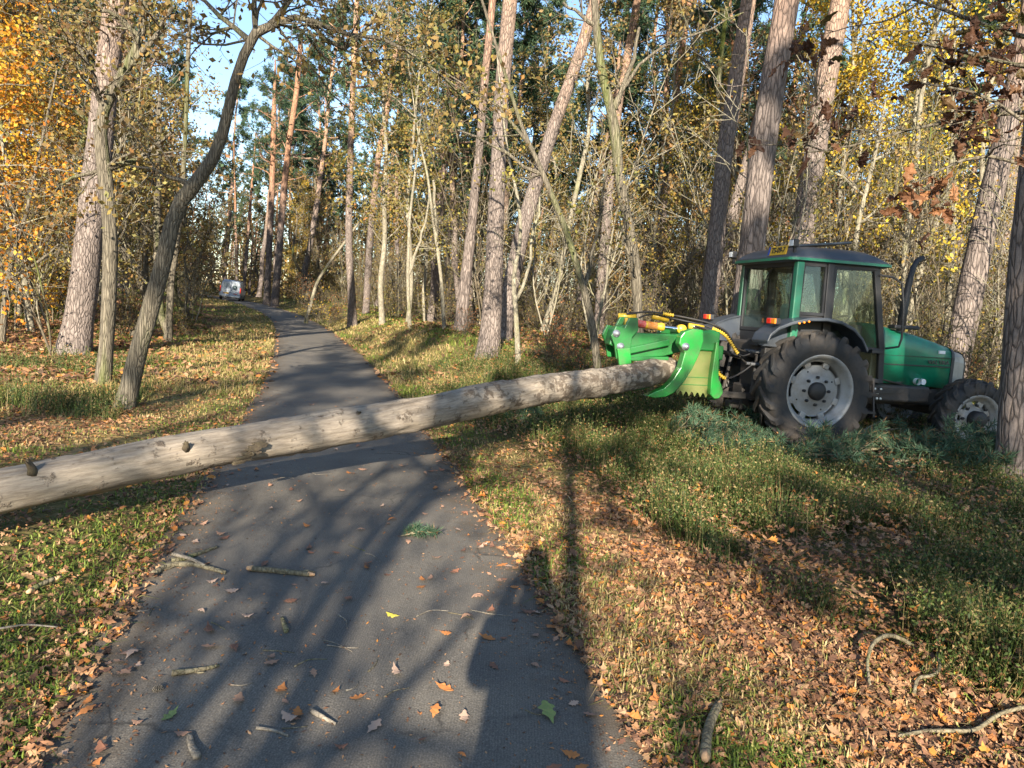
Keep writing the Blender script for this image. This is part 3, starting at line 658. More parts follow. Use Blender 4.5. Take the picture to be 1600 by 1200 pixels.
def px_trunk(name, label, cat, y, pts, Ht, mat, r_top=.05, limbs=(), leaves=None, crown=None, kids=None, flare=.3, seg=14, snags=0, group=None, rough=.035, ymove=0.0):
    """a tree whose trunk stands at world distance y and runs through photo points (px, py, width in px)"""
    P = [at(p[0], p[1], y + ymove * q) for q, p in enumerate(pts)]; r = [p[2] * .87 * y / F_PX / 2 for p in pts]
    z0 = float(H(P[0][0], y)) - .06
    P[0] = np.array([P[0][0], y, z0])
    base = P[0].copy()
    if Ht:
        top = P[-1]; d = norm(P[-1] - P[-2]); d = norm(d + UP * .6)
        n = 5
        for q in range(1, n + 1):
            P.append(top + d * (Ht - (top[2] - z0)) * q / n); r.append(r[len(pts) - 1] + (r_top - r[len(pts) - 1]) * q / n)
    P = np.array(P) - base
    ch, Q, rr = trunk_tube(P, np.array(r), seg, flare, rough)
    t = thing(name, label, cat, base, group=group)
    tr, tips = [ch], []
    for lb in limbs:
        lp = np.array([at(q[0], q[1], y + (q[3] if len(q) > 3 else 0)) for q in lb]) - base; lr = np.array([q[2] * y / F_PX / 2 for q in lb])
        L = np.concatenate([[0], np.cumsum(np.linalg.norm(np.diff(lp, axis=0), axis=1))]); tt = np.linspace(0, L[-1], max(6, int(L[-1] / .25)))
        LQ = np.stack([np.interp(tt, L, lp[:, c]) for c in range(3)], -1); LQ[1:-1] = LQ[1:-1] * .5 + (LQ[:-2] + LQ[2:]) * .25
        LQ[1:] += rng.normal(0, .02, LQ[1:].shape)
        tr.append(tube(LQ, np.interp(tt, L, lr), 8, rough=.05))
        if kids:
            for q in range(int(kids * L[-1]) + 1):
                f = rng.uniform(.15, 1) * (len(LQ) - 2); i0 = int(f); dd = norm(LQ[i0 + 1] - LQ[i0]); perp = norm(np.cross(dd, rnd_dir()))
                branch(LQ[i0], dd * .6 + perp * .8, rng.uniform(.6, 1.6), max(.008, float(np.interp(tt[i0], L, lr)) * .4), 1, tr, tips, 2, kids=(4, 5, 3), wob=.22, ratio=.5, step=.25)
    for q in range(snags):
        i0 = rng.integers(len(Q) // 4, len(Q) - 2); a = rng.uniform(0, 6.28)
        branch(Q[i0], (math.cos(a), math.sin(a), .15), rng.uniform(.4, 1.8), .02, 1, tr, tips, 2, kids=(3, 3, 2), wob=.2)
    part('trunk', tr, M[mat], t, True)
    if crown:  # a needle crown in the top third, above the frame for the near pines
        cr = []; ct = []; top = Q[-1]; zb = Ht * crown
        for q in range(18):
            zz = zb + (Ht - zb) * (q + rng.random()) / 18; i0 = int(np.argmin(np.abs(Q[:, 2] - zz))); a = q * 2.4; tt = (zz - zb) / (Ht - zb)
            branch(Q[i0], (math.cos(a), math.sin(a), .2 + .5 * tt), (2.8 * (1 - tt) ** .7 + .7), .045 * (1 - tt) + .015, 1, cr, ct, 2, up=(.03, .05, .09), kids=(5, 5, 3), ratio=.42, step=.4, t0=.35)
        A = pick(ct, 800) + rng.normal(0, .1, (800, 3)); nd = tufts(A, norm(rng.normal(0, .7, (800, 3)) + UP * .5), .3, .022, 8)
        me = mesh_data('crown', [recolor(c, 1) for c in cr] + [nd], [M['needles'], M[mat]], False); obj('crown', me, t)
    if leaves and tips:
        n, sz, mt = leaves
        part('crown', [quads(pick(tips, n), sz, .10)], M[mt], t)
    return t

# ------------------------------------------------------------------ trees one can point at
px_trunk('pine_tree', 'thick grey pine trunk on the left bank beside the crooked oak', 'tree', 15.6, [(115, 565, 56), (124, 500, 50), (136, 400, 44), (148, 300, 43), (160, 180, 41), (172, 80, 40), (183, 0, 38)], 19, 'pine_bark', crown=.62, seg=22, snags=5, flare=.3)
px_trunk('oak_tree', 'crooked mossy oak with a zigzag stem in front of the thick left pine', 'tree', 11.4,
         [(160, 610, 28), (166, 540, 25), (172, 450, 25), (173, 370, 24), (168, 300, 23), (163, 265, 24), (157, 225, 21), (153, 190, 19), (160, 165, 19), (172, 148, 18), (188, 120, 18), (205, 100, 16), (222, 60, 12), (228, 10, 10)], 8.5, 'oak_bark', r_top=.02,
         limbs=[[(166, 262, 14), (190, 254, 11), (215, 255, 9, .2), (240, 235, 7, .3), (262, 205, 4, .4)], [(160, 265, 8), (130, 272, 6), (95, 290, 4), (60, 310, 2)], [(160, 165, 10), (150, 140, 8), (140, 90, 6, -.3), (100, 60, 4, -.5)],
                [(205, 100, 11), (225, 85, 9), (245, 60, 8), (270, 10, 6)], [(222, 60, 8), (180, 20, 6), (120, 10, 4)]], kids=6, leaves=(1700, .085, 'oak_leaves'), flare=.2)
px_trunk('oak_tree', 'leaning grey oak bending right over the path with a bright moss patch at its foot', 'tree', 9.5,
         [(193, 652, 36), (203, 605, 31), (213, 560, 30), (225, 520, 29), (243, 455, 28), (258, 400, 27), (267, 350, 26), (272, 320, 26), (285, 303, 25), (308, 286, 24), (328, 265, 22), (343, 235, 21), (352, 195, 19), (362, 150, 18), (370, 110, 17), (383, 72, 17), (400, 50, 16)], None, 'oak_bark',
         limbs=[[(398, 52, 15), (412, 42, 13), (432, 34, 12), (450, 25, 10), (480, 28, 8), (520, 48, 6), (560, 62, 4)], [(425, 36, 9), (445, 10, 8), (470, -20, 7), (500, -80, 5)], [(480, 28, 7), (530, 90, 7, .2), (562, 62, 6, .3), (588, 22, 5, .3), (600, -10, 4, .3)], [(520, 48, 5), (590, 60, 5, .1), (640, 76, 4, .2), (672, 108, 4, .2), (720, 150, 3, .3), (765, 190, 2, .3)], [(388, 62, 10), (365, 40, 8), (338, 22, 7, .2), (310, 5, 5, .4), (280, -30, 4, .6)],
                [(300, 290, 10), (270, 275, 6), (235, 262, 4), (200, 265, 2)], [(400, 50, 9), (398, 0, 7), (420, -60, 5)]], kids=6, leaves=(2400, .085, 'oak_leaves'), flare=.25, seg=18)
px_trunk('oak_tree', 'slim dark double stem behind the leaning oak', 'tree', 20, [(262, 540, 14), (264, 500, 12), (268, 430, 11), (276, 380, 10), (285, 300, 9), (290, 200, 7)], 9, 'oak_bark', limbs=[[(262, 520, 12), (248, 480, 12), (246, 430, 11), (245, 300, 9), (250, 150, 7)]], kids=2, leaves=(1500, .11, 'oak_leaves'))
px_trunk('birch_tree', 'thin grey curved stem at the left edge among the orange leaves', 'tree', 19, [(48, 492, 12), (40, 450, 11), (30, 400, 10), (22, 340, 9), (14, 290, 9), (6, 230, 8), (0, 190, 8)], 8, 'pale_bark', r_top=.02, flare=.4)
px_trunk('oak_tree', 'forked grey stem cut by the left edge of the picture', 'tree', 16, [(2, 520, 12), (8, 470, 11), (14, 420, 10), (22, 390, 8), (40, 340, 6)], 6, 'oak_bark', r_top=.02, limbs=[[(10, 440, 7), (30, 425, 5), (60, 410, 4), (90, 380, 3)]], kids=2)
px_trunk('pine_tree', 'left trunk of the dark pine pair just beyond the white van', 'tree', 62, [(417, 462, 13), (420, 400, 11), (425, 300, 10), (428, 180, 9)], 20, 'pine_bark_dark', crown=.5, seg=10)
px_trunk('pine_tree', 'right trunk of the dark pine pair just beyond the white van', 'tree', 58, [(429, 462, 15), (436, 400, 12), (443, 300, 11), (452, 220, 10), (464, 140, 9), (470, 60, 8)], 21, 'pine_bark_dark', crown=.55, seg=10)
px_trunk('pine_tree', 'slender upright pine with a pale lower trunk on the right verge of the path bend', 'tree', 34, [(551, 502, 17), (549, 450, 14), (545, 390, 13), (546, 300, 12), (549, 200, 11), (552, 120, 10), (556, 40, 9)], 19, 'pine_bark', crown=.55, seg=12, snags=3)
px_trunk('birch_tree', 'thin pale stem leaning right over the yellow bush', 'tree', 38, [(478, 476, 7), (495, 440, 6), (515, 410, 5), (545, 370, 4), (580, 320, 3)], None, 'pale_bark', flare=.2, seg=7)
px_trunk('pine_tree', 'orange barked pine leaning right behind the slender upright pine', 'tree', 46, [(572, 478, 13), (578, 380, 12), (583, 320, 11), (592, 240, 11), (602, 190, 10), (610, 130, 9), (622, 60, 8)], 21, 'pine_bark', crown=.6, seg=10)
px_trunk('pine_tree', 'pale pine trunk standing left of the tall central pine', 'tree', 22, [(719, 518, 23), (727, 440, 20), (735, 370, 18), (742, 300, 16), (750, 220, 14), (758, 120, 13), (768, 20, 12)], 19, 'pine_bark_dark', crown=.6, seg=16, snags=4)
px_trunk('pine_tree', 'tall central pine with an orange upper trunk', 'tree', 16.5, [(763, 550, 42), (768, 500, 35), (772, 420, 31), (775, 330, 29), (779, 250, 28), (783, 160, 27), (790, 80, 25), (797, 0, 24)], 19, 'pine_bark', crown=.65, seg=20, snags=3, flare=.25)
px_trunk('pine_tree', 'orange pine leaning right just behind the tall central pine', 'tree', 19, [(785, 530, 30), (797, 450, 28), (812, 380, 27), (830, 310, 26), (850, 245, 24), (868, 190, 22), (890, 130, 20), (910, 70, 19), (928, 10, 18)], 19, 'pine_bark', crown=.65, seg=16)
px_trunk('oak_tree', 'thin grey oak with long bare side limbs right of the central pines', 'tree', 13, [(938, 640, 14), (932, 560, 14), (925, 500, 13), (912, 450, 13), (900, 410, 12), (888, 370, 12), (872, 325, 11), (850, 280, 10), (843, 255, 9), (820, 215, 7)], 8, 'oak_bark', r_top=.015,
         limbs=[[(846, 272, 7), (825, 262, 6), (790, 240, 5), (755, 220, 4), (715, 200, 3)], [(830, 230, 6), (800, 190, 5), (770, 160, 4), (735, 140, 3), (690, 110, 2)], [(912, 450, 7), (925, 400, 6), (940, 330, 4), (950, 250, 3)]], kids=3, leaves=(350, .08, 'olive_leaves'))
px_trunk('oak_tree', 'grey forked oak with a kinked trunk left of the tractor', 'tree', 14, [(1003, 640, 22), (998, 560, 20), (997, 490, 18), (995, 430, 18), (985, 360, 18), (972, 310, 17), (966, 260, 17), (962, 210, 18), (953, 160, 16), (943, 130, 15), (936, 90, 14), (932, 40, 13), (928, 0, 12)], 9, 'oak_bark', r_top=.03,
         limbs=[[(960, 170, 9), (975, 140, 7), (985, 100, 6), (1000, 40, 4)], [(958, 165, 7), (985, 110, 5), (1040, 70, 4), (1090, 50, 3), (1160, 20, 2)], [(930, 40, 8), (900, 20, 5), (880, 0, 4)], [(996, 440, 7), (985, 400, 5), (970, 350, 3)]], kids=3, leaves=(450, .08, 'oak_leaves'))
px_trunk('pine_tree', 'orange pine leaning right behind the grey forked oak', 'tree', 26, [(935, 520, 20), (945, 380, 18), (955, 260, 16), (968, 150, 15), (980, 90, 14), (993, 20, 13)], 19, 'pine_bark', crown=.62, seg=12)
px_trunk('pine_tree', 'thin reddish pine between the grey forked oak and the smooth pine by the cab', 'tree', 32, [(1018, 520, 14), (1030, 380, 13), (1045, 260, 12), (1055, 160, 11), (1065, 80, 10), (1078, 0, 9)], 20, 'pine_bark_dark', crown=.6, seg=10)
px_trunk('pine_tree', 'smooth grey pine left of the tractor cab', 'tree', 17, [(1100, 560, 34), (1108, 480, 31), (1116, 400, 30), (1124, 320, 29), (1132, 240, 28), (1143, 170, 27), (1156, 90, 26), (1170, 0, 25)], 19, 'pine_bark', crown=.65, seg=18, snags=2)
px_trunk('pine_tree', 'leaning pine seen between the smooth pine and the broad pine behind the cab', 'tree', 21, [(1105, 540, 24), (1125, 430, 22), (1140, 360, 21), (1160, 280, 19), (1180, 210, 17), (1200, 120, 15)], 17, 'pine_bark', crown=.65, seg=14)
px_trunk('pine_tree', 'broad rough pine rising directly behind the rear of the tractor cab', 'tree', 13.2, [(1150, 640, 54), (1160, 520, 50), (1172, 420, 47), (1180, 340, 45), (1189, 260, 44), (1200, 180, 43), (1213, 100, 41), (1229, 0, 39)], 18, 'pine_bark_dark', crown=.7, seg=22, flare=.2, snags=2)
px_trunk('pine_tree', 'pale sunlit pine rising above the middle of the tractor roof', 'tree', 17.5, [(1235, 600, 44), (1247, 450, 41), (1256, 360, 39), (1265, 290, 38), (1276, 220, 37), (1290, 130, 35), (1306, 40, 33), (1315, -10, 31)], 18, 'pine_bark', crown=.68, seg=20, snags=3)
px_trunk('pine_tree', 'scaly brown pine leaning right beyond the tractor bonnet', 'tree', 15.5, [(1478, 640, 46), (1500, 540, 44), (1515, 460, 42), (1530, 390, 40), (1548, 310, 38), (1566, 230, 36), (1585, 140, 34), (1600, 70, 32)], 17, 'pine_bark_dark', crown=.7, seg=20, snags=3)
px_trunk('pine_tree', 'dark rough pine trunk cut by the right edge in front of the tractor wheel', 'tree', 8.6, [(1583, 745, 62), (1588, 650, 56), (1592, 560, 54), (1598, 460, 52), (1606, 360, 50), (1618, 250, 48), (1632, 120, 46), (1645, 0, 44)], 16, 'pine_bark_dark', crown=.72, seg=24, flare=.2)
px_trunk('birch_tree', 'yellowish slim stem behind the exhaust pipe', 'tree', 19, [(1416, 560, 12), (1425, 470, 11), (1440, 420, 10), (1462, 350, 10), (1480, 300, 9), (1490, 240, 9), (1488, 180, 8)], 9, 'pale_bark', r_top=.02, limbs=[[(1436, 430, 6), (1420, 380, 5), (1400, 330, 4)]], kids=2)
px_trunk('birch_tree', 'straight yellowish stem left of the scaly brown pine', 'tree', 20, [(1480, 540, 13), (1484, 450, 11), (1488, 350, 11), (1490, 270, 10), (1484, 200, 9), (1486, 100, 8)], 11, 'pale_bark', r_top=.02)
px_trunk('birch_tree', 'green tinged bare stem branching above the tractor roof', 'tree', 18, [(1330, 520, 9), (1333, 420, 9), (1338, 360, 8), (1350, 310, 7), (1362, 265, 7), (1368, 240, 6)], 6.5, 'green_twig' if False else 'pale_bark', r_top=.012, limbs=[[(1366, 250, 5), (1385, 240, 4), (1418, 228, 3)], [(1352, 305, 5), (1320, 280, 4), (1290, 260, 3)], [(1340, 350, 5), (1370, 330, 3), (1390, 300, 2)]], kids=3)
px_trunk('oak_tree', 'pale twin sapling stems rising from the sunny right bank', 'tree', 24, [(641, 505, 7), (637, 440, 6), (638, 400, 6), (640, 340, 5), (650, 260, 4)], 7, 'pale_bark', r_top=.01, limbs=[[(638, 430, 5), (655, 380, 4), (668, 330, 3), (672, 280, 3)]], kids=2)
px_trunk('birch_tree', 'thin double stem sapling left of the pale pine trunk', 'tree', 22, [(695, 510, 7), (690, 440, 6), (682, 380, 6), (675, 330, 5), (668, 270, 4), (655, 220, 3)], 8, 'pale_bark', r_top=.01, limbs=[[(686, 410, 5), (680, 340, 4), (678, 280, 4)]], kids=2)
px_trunk('birch_tree', 'thin arching sapling between the two central pines and the grey oak', 'tree', 15.5, [(812, 545, 10), (805, 470, 8), (800, 430, 8), (815, 380, 6), (812, 320, 6), (800, 270, 5), (790, 220, 4)], 6.5, 'pale_bark', r_top=.01, limbs=[[(806, 470, 6), (828, 420, 5), (832, 370, 4), (845, 310, 3)]], kids=2)

# brown oak spray hanging into the top right corner from a near tree outside the frame
D = 3.1
t = thing('oak_tree', 'near oak whose dark branches and brown leaves hang into the top right corner', 'tree', (3.9, 2.6, float(H(3.9, 2.6)) - .05))
b0 = np.array(t.location); tr = []; tips = []
ch, Q, rr = trunk_tube(np.array([(0, 0, 0), (.05, 0, 1.2), (-.02, .1, 2.4), (.1, .1, 3.6), (.2, .2, 5.2), (.1, .3, 7)]), [.10, .09, .08, .065, .045, .02], 12, .3); tr.append(ch)
SPR = [[(0, 0, 2.5), (1600, 170, 3.2, 7), (1530, 185, 3.2, 6), (1440, 195, 3.2, 5), (1380, 215, 3.2, 4), (1310, 235, 3.2, 3), (1240, 240, 3.2, 2)],
       [(0, 0, 2.9), (1600, 60, 3.4, 7), (1540, 40, 3.3, 6), (1490, 20, 3.3, 5), (1400, -10, 3.3, 3)],
       [(0, 0, 1.95), (1600, 262, 2.9, 6), (1540, 232, 2.9, 5), (1480, 260, 2.9, 4), (1420, 290, 2.9, 3)],
       [(0, 0, 2.7), (1620, 110, 3.0, 6), (1560, 95, 3.0, 5), (1480, 75, 3.0, 4), (1420, 65, 3.0, 3)],
       [(0, 0, 2.3), (1600, 200, 3.0, 6), (1555, 150, 3.0, 5), (1510, 140, 3.0, 4), (1440, 130, 3.0, 3)]]
for k_, sp_ in enumerate(SPR):
    zz = sp_[0][2]; P = [np.array([np.interp(zz, Q[:, 2], Q[:, 0]), np.interp(zz, Q[:, 2], Q[:, 1]), zz])] + [at(q[0], q[1], q[2]) - b0 for q in sp_[1:]]
    r = [.016] + [q[3] * q[2] / F_PX / 2 for q in sp_[1:]]; P = np.array(P)
    L = np.concatenate([[0], np.cumsum(np.linalg.norm(np.diff(P, axis=0), axis=1))]); tt = np.linspace(0, L[-1], 24); LQ = np.stack([np.interp(tt, L, P[:, c]) for c in range(3)], -1); LQ[1:-1] = LQ[1:-1] * .5 + (LQ[:-2] + LQ[2:]) * .25
    tr.append(tube(LQ, np.interp(tt, L, r), 6))
    for q in range(9):
        i0 = rng.integers(6, 23); dd = norm(LQ[min(i0 + 1, 23)] - LQ[i0 - 1]); perp = norm(np.cross(dd, rnd_dir()))
        branch(LQ[i0], dd * .6 + perp * .75, rng.uniform(.2, .5), .004, 1, tr, tips, 2, kids=(3, 3, 2), ratio=.5, step=.06, wob=.25, rmin=.0015, seg=(5, 4, 3, 3))
part('trunk', tr, M['oak_bark'], t, True)
def spray(n, boxpx, d0, d1):
    u = rng.random((n, 3)); return np.array([at(boxpx[0] + (boxpx[2] - boxpx[0]) * a, boxpx[1] + (boxpx[3] - boxpx[1]) * b, d0 + (d1 - d0) * c) - b0 for a, b, c in u])
TP = np.concatenate(tips)
A = [pick(tips, 150)]
for n_, bx in ((60, (1490, 15, 1600, 205)), (30, (1440, 55, 1560, 150)), (14, (1225, 55, 1300, 95)), (22, (1235, 165, 1335, 235)), (16, (1470, 160, 1570, 215))): A.append(spray(n_, bx, 2.95, 3.3))
def stalks(A_):
    """thin twigs that tie each leaf to the nearest branch"""
    out = []
    for p in A_:
        d = np.linalg.norm(TP - p, axis=1); b_ = TP[int(np.argmin(d))]
        if np.min(d) > .012: out.append(tube(np.array([b_, b_ * .5 + p * .5 + rng.normal(0, .012, 3), p]), [.0022, .0017, .001], 4))
    return out
A2 = spray(24, (1395, 285, 1490, 335), 2.8, 2.95)
hub_ = A2.mean(0) + np.array([.05, 0, .03]); TP = np.concatenate([TP, hub_ + np.linspace(0, 1, 14)[:, None] * (at(1480, 262, 2.9) - b0 - hub_)])
part('twigs', [tube(np.array([at(1480, 262, 2.9) - b0, hub_ + np.array([.06, 0, .03]), hub_]), [.004, .003, .002], 5)], M['oak_bark'], t)
SK = [recolor(c_, 1) for c_ in stalks(np.concatenate(A[1:]))]; SK2 = [recolor(c_, 1) for c_ in stalks(A2)]
A = np.concatenate(A); part('crown', sum([fine_leaves(A[q::4], rng.uniform(.045, .082, len(A[q::4])), OUTL[q]) for q in range(4)], []) + SK, [M['shaded_brown'], M['oak_bark']], t)
part('leaf_spray', sum([fine_leaves(A2[q::4], rng.uniform(.05, .08, len(A2[q::4])), OUTL[q]) for q in range(4)], []) + SK2, [M['brown_leaves'], M['oak_bark']], t)  # sunlit cluster: its light is put into a lighter leaf colour

# ------------------------------------------------------------------ the rest of the wood
def place_px(kind, seed, px, y, name, label, cat, group=None, **kw):
    p = at(px, 450, y); return plant(kind, seed, p[0], y, name, label, cat, group, **kw)
# trees with colour of their own
place_px('beech', 0, -70, 15.5, 'beech_tree', 'nearest of the orange and yellow beeches at the left edge', 'tree', scale=.95)
place_px('beech', 1, 30, 21, 'beech_tree', 'orange beech standing left of the thick grey pine', 'tree', scale=.8)
place_px('beech', 0, -20, 26, 'beech_tree', 'taller orange beech behind the thin grey stems at the left edge', 'tree', scale=1.3, rz=2.0)
place_px('beech', 1, -60, 20, 'beech_tree', 'orange beech mostly beyond the left edge', 'tree', scale=1.3, rz=4.0)
place_px('oak', 0, 215, 21, 'oak_tree', 'leafy brown oak between the crooked oak and the leaning oak', 'tree', scale=1.05)
place_px('oak_brown', 1, 300, 33, 'oak_tree', 'low orange brown oak left of the white van', 'tree', scale=.65)
place_px('oak', 1, 250, 27, 'oak_tree', 'olive leaved oak behind the leaning oak', 'tree', scale=1.0)
place_px('oak', 2, 90, 30, 'oak_tree', 'brown leaved oak behind the orange beeches', 'tree', scale=1.2)
place_px('birch', 0, 1420, 19.5, 'birch_tree', 'bright yellow birch behind the tractor bonnet', 'tree', scale=1.05)
place_px('birch', 1, 1350, 20.5, 'birch_tree', 'bright yellow birch above the tractor cab', 'tree', scale=1.1)
place_px('birch', 2, 1525, 22, 'birch_tree', 'yellow birch at the right edge behind the scaly pine', 'tree', scale=1.1)
place_px('birch', 0, 1085, 29, 'birch_tree', 'yellow green birch left of the smooth grey pine', 'tree', scale=.95, rz=1.0)
place_px('olive', 1, 1010, 27, 'birch_tree', 'olive leaved birch behind the grey forked oak', 'tree', scale=1.0)
place_px('olive', 2, 860, 31, 'birch_tree', 'golden brown birch behind the central pines', 'tree', scale=1.0, crown_mat='oak_leaves')
place_px('olive', 0, 668, 33, 'birch_tree', 'golden birch between the bend and the pale pine trunk', 'tree', scale=1.0)
place_px('birch', 1, 460, 75, 'birch_tree', 'far yellowing birch right of the dark pine pair', 'tree', scale=1.0)
place_px('shrub', 1, 512, 38, 'shrub', 'bright yellow bush beside the leaning pale stem', 'shrub', scale=1.05, crown_mat='birch_leaves')
place_px('shrub', 2, 520, 40, 'shrub', 'orange brown bush right of the yellow bush', 'shrub', scale=.9, crown_mat='red_leaves')
place_px('shrub', 1, 905, 14.2, 'shrub', 'rust red bush behind the end of the log', 'shrub', scale=.62, crown_mat='red_leaves')
place_px('shrub', 3, 872, 15.3, 'shrub', 'rust red bush left of the thin grey oak', 'shrub', scale=.62, crown_mat='red_leaves')
place_px('shrub', 2, 730, 19.5, 'shrub', 'brown twiggy bush at the foot of the pale pine trunk', 'shrub', scale=.42, crown_mat='red_leaves')
place_px('shrub', 0, 470, 58, 'shrub', 'orange bush beside the dark pine pair', 'shrub', scale=1.3, crown_mat='red_leaves')
place_px('shrub', 3, 288, 24, 'shrub', 'green bush on the left verge behind the leaning oak', 'shrub', scale=.55, crown_mat='olive_leaves')

G = {'pine': ('pine_tree', 'tall pine with a bare trunk in the wood behind', 'tree', 'pines in the wood behind'),
     'oak': ('oak_tree', 'crooked oak with sparse brown leaves in the wood behind', 'tree', 'oaks in the wood behind'),
     'olive': ('birch_tree', 'slim birch with thin olive leaves in the wood behind', 'tree', 'birches in the wood behind'),
     'sapling': ('sapling', 'bare thin sapling among the undergrowth of the wood', 'sapling', 'saplings in the undergrowth'),
     'shrub': ('shrub', 'tangled brown shrub at the edge of the wood', 'shrub', 'shrubs in the undergrowth')}
place_px('oak', 3, 120, 23, 'oak_tree', 'brown oak in full leaf behind the thick left pine', 'tree', scale=1.15)
place_px('oak', 1, 292, 34, 'oak_tree', 'olive brown oak standing between the leaning oak and the van', 'tree', scale=1.25, rz=1.3)
place_px('olive', 2, 640, 29, 'birch_tree', 'birch with thin brown foliage left of the pale pine trunk', 'tree', scale=1.2, crown_mat='oak_leaves')
place_px('olive', 1, 850, 25, 'birch_tree', 'brown leaved birch right of the leaning orange pine', 'tree', scale=1.15, crown_mat='oak_leaves')
place_px('oak', 0, 1050, 23, 'oak_tree', 'rusty oak between the grey forked oak and the smooth grey pine', 'tree', scale=1.15, rz=.7)
place_px('oak_brown', 3, 1290, 22, 'oak_tree', 'thinly leaved brown oak behind the tractor roof', 'tree', scale=.9, rz=2.2)
place_px('olive', 0, 600, 30, 'birch_tree', 'olive birch behind the twin sapling stems', 'tree', scale=1.25)
place_px('birch', 10, 1405, 18.5, 'birch_tree', 'tall birch with a high bright yellow crown above the tractor bonnet', 'tree', scale=1.0)
place_px('birch', 11, 1310, 19.5, 'birch_tree', 'tall birch with a high yellow crown beside the pale sunlit pine', 'tree', scale=1.0)
taken = []
def scatter_wood(kind, n, y0, y1, smin_r, smin_l, nv, sc, gap, a0=-39, a1=39, **kw):
    got = 0
    for _ in range(n * 30):
        if got >= n: break
        r = y0 + (y1 - y0) * rng.random() ** .8; a = math.radians(rng.uniform(a0, a1)); x, y = r * math.sin(a), r * math.cos(a); s = float(path_s(x, y))
        if s > 0 and s < smin_r(y): continue
        if s < 0 and -s < smin_l(y): continue
        if y < 70 and abs(F_PX * x / y * 1.0 + 445) < 52: continue   # the open view along the path to the van
        if any((x - u) ** 2 + (y - v_) ** 2 < g * g for u, v_, g in taken if True and g >= 0 and abs(x - u) < 3): continue
        taken.append((x, y, gap)); got += 1
        nm, lb, ct, gp = G[kind]
        plant(kind, int(rng.integers(0, nv)), x, y, nm, lb, ct, gp, scale=rng.uniform(*sc), lean=.05, **kw)
scatter_wood('pine', 120, 29, 120, lambda y: 6 if y < 60 else 4, lambda y: 6, 5, (.85, 1.15), 2.2)
scatter_wood('oak', 66, 25, 95, lambda y: 5, lambda y: 4.5, 4, (.8, 1.2), 2.0)
scatter_wood('olive', 48, 25, 90, lambda y: 5, lambda y: 5, 3, (.8, 1.1), 1.6)
scatter_wood('sapling', 190, 17.5, 75, lambda y: 5.0 if y > 22 else 6, lambda y: 4.5, 6, (.7, 1.15), .8)
scatter_wood('sapling', 45, 15, 30, lambda y: 9, lambda y: 6, 6, (.7, 1.05), .8, 12, 38)
scatter_wood('shrub', 165, 20, 80, lambda y: 4.8 if y > 24 else 7, lambda y: 4.8, 5, (.7, 1.25), .8)
scatter_wood('shrub', 45, 15, 28, lambda y: 9, lambda y: 6.5, 5, (.6, 1.0), .8, 10, 39)

for q_ in range(16):  # beyond the van, closing the view along the path
    y = 71 + 2.2 * q_; x = -y * math.tan(math.radians(rng.uniform(15.5, 26.5)))
    if abs(float(path_s(x, y))) < 2.6: x += 5.5
    nm, lb, ct, gp = G['oak' if q_ % 3 else 'pine']; plant('oak' if q_ % 3 else 'pine', int(rng.integers(0, 4)), x, y, nm, lb, ct, gp, scale=rng.uniform(1.1, 1.5), lean=.05)
# the wood far behind, which reads as one mass
tr = []; A = []; B = []
n = 620
for q in range(n):
    a = math.radians(rng.uniform(-42, 42)); r = rng.uniform(90, 190); x, y = r * math.sin(a), r * math.cos(a)
    if abs(float(path_s(x, y))) < 3 and y < 150: continue
    h = rng.uniform(10, 20); z = float(H(x, y)); ln = rng.normal(.04, .05)
    tr.append(tube(np.array([(x, y, z - .1), (x + ln * h * .5, y, z + h * .5), (x + ln * h, y, z + h)]), [.22, .17, .06], 5))
    pine = rng.random() < .5; m_ = 90
    c = np.array([x + ln * h, y, z + h * (.75 if pine else .45)]) + rng.normal(0, 1, (m_, 3)) * np.array([1.8, 1.8, h * (.12 if pine else .24)])
    (A if pine else B).append(c)
for q in range(1900):
    a = math.radians(rng.uniform(-42, 42) if q % 5 < 3 else rng.uniform(-34, -4)); r = rng.uniform(75, 170); x, y = r * math.sin(a), r * math.cos(a)
    if abs(float(path_s(x, y))) < 3 and y < 150: continue
    B.append(np.array([x, y, float(H(x, y)) - .1]) + np.abs(rng.normal(0, 1, (60, 3))) * np.array([1.6, 1.6, (2.2 if q % 2 else 4.5) * 1.6 if q % 5 > 2 else 1.9]))
far = [recolor(c, 0) for c in tr]
A = np.concatenate(A); B = np.concatenate(B)
far += [recolor(quads(A, .55, .3), 1), recolor(quads(B, .38, .4), 2)]
tag(obj('far_woodland', mesh_data('far_woodland', far, [M['pine_bark_dark'], M['needles'], M['oak_leaves']], False)), 'mass of distant trunks and foliage closing off the view', 'woodland', kind='stuff')

# ------------------------------------------------------------------ tractor
M['green'] = paint('tractor_green', (.004, .165, .092), .33, dirt=.6, dirt_col=(.045, .075, .045), scale=3.5, coat=.3, bumpy=.04)
M['green_shaded'] = paint('tractor_shaded_green', (.004, .085, .045), .35, dirt=.3, dirt_col=(.03, .04, .03), coat=.3)  # tractor green darkened as shade for the far rear pillar
M['black'] = paint('black_plastic', (.016, .017, .020), .5, dirt=.3, dirt_col=(.06, .05, .04))
M['hubblk'] = paint('hub_black', (.008, .008, .009), .5, dirt=.12)
M['roofblk'] = paint('roof_plastic', (.030, .038, .052), .42, dirt=.35, dirt_col=(.09, .09, .08), coat=.25)
M['iron'] = paint('dirty_iron', (.028, .026, .025), .6, dirt=.6, dirt_col=(.09, .065, .045), bumpy=.3)
M['rubber'] = paint('tyre_rubber', (.020, .020, .021), .75, dirt=.75, dirt_col=(.085, .065, .048), scale=4, bumpy=.35)
M['rim'] = paint('rim_silver', (.27, .27, .265), .48, metal=.15, dirt=.8, dirt_col=(.17, .145, .115), scale=6)
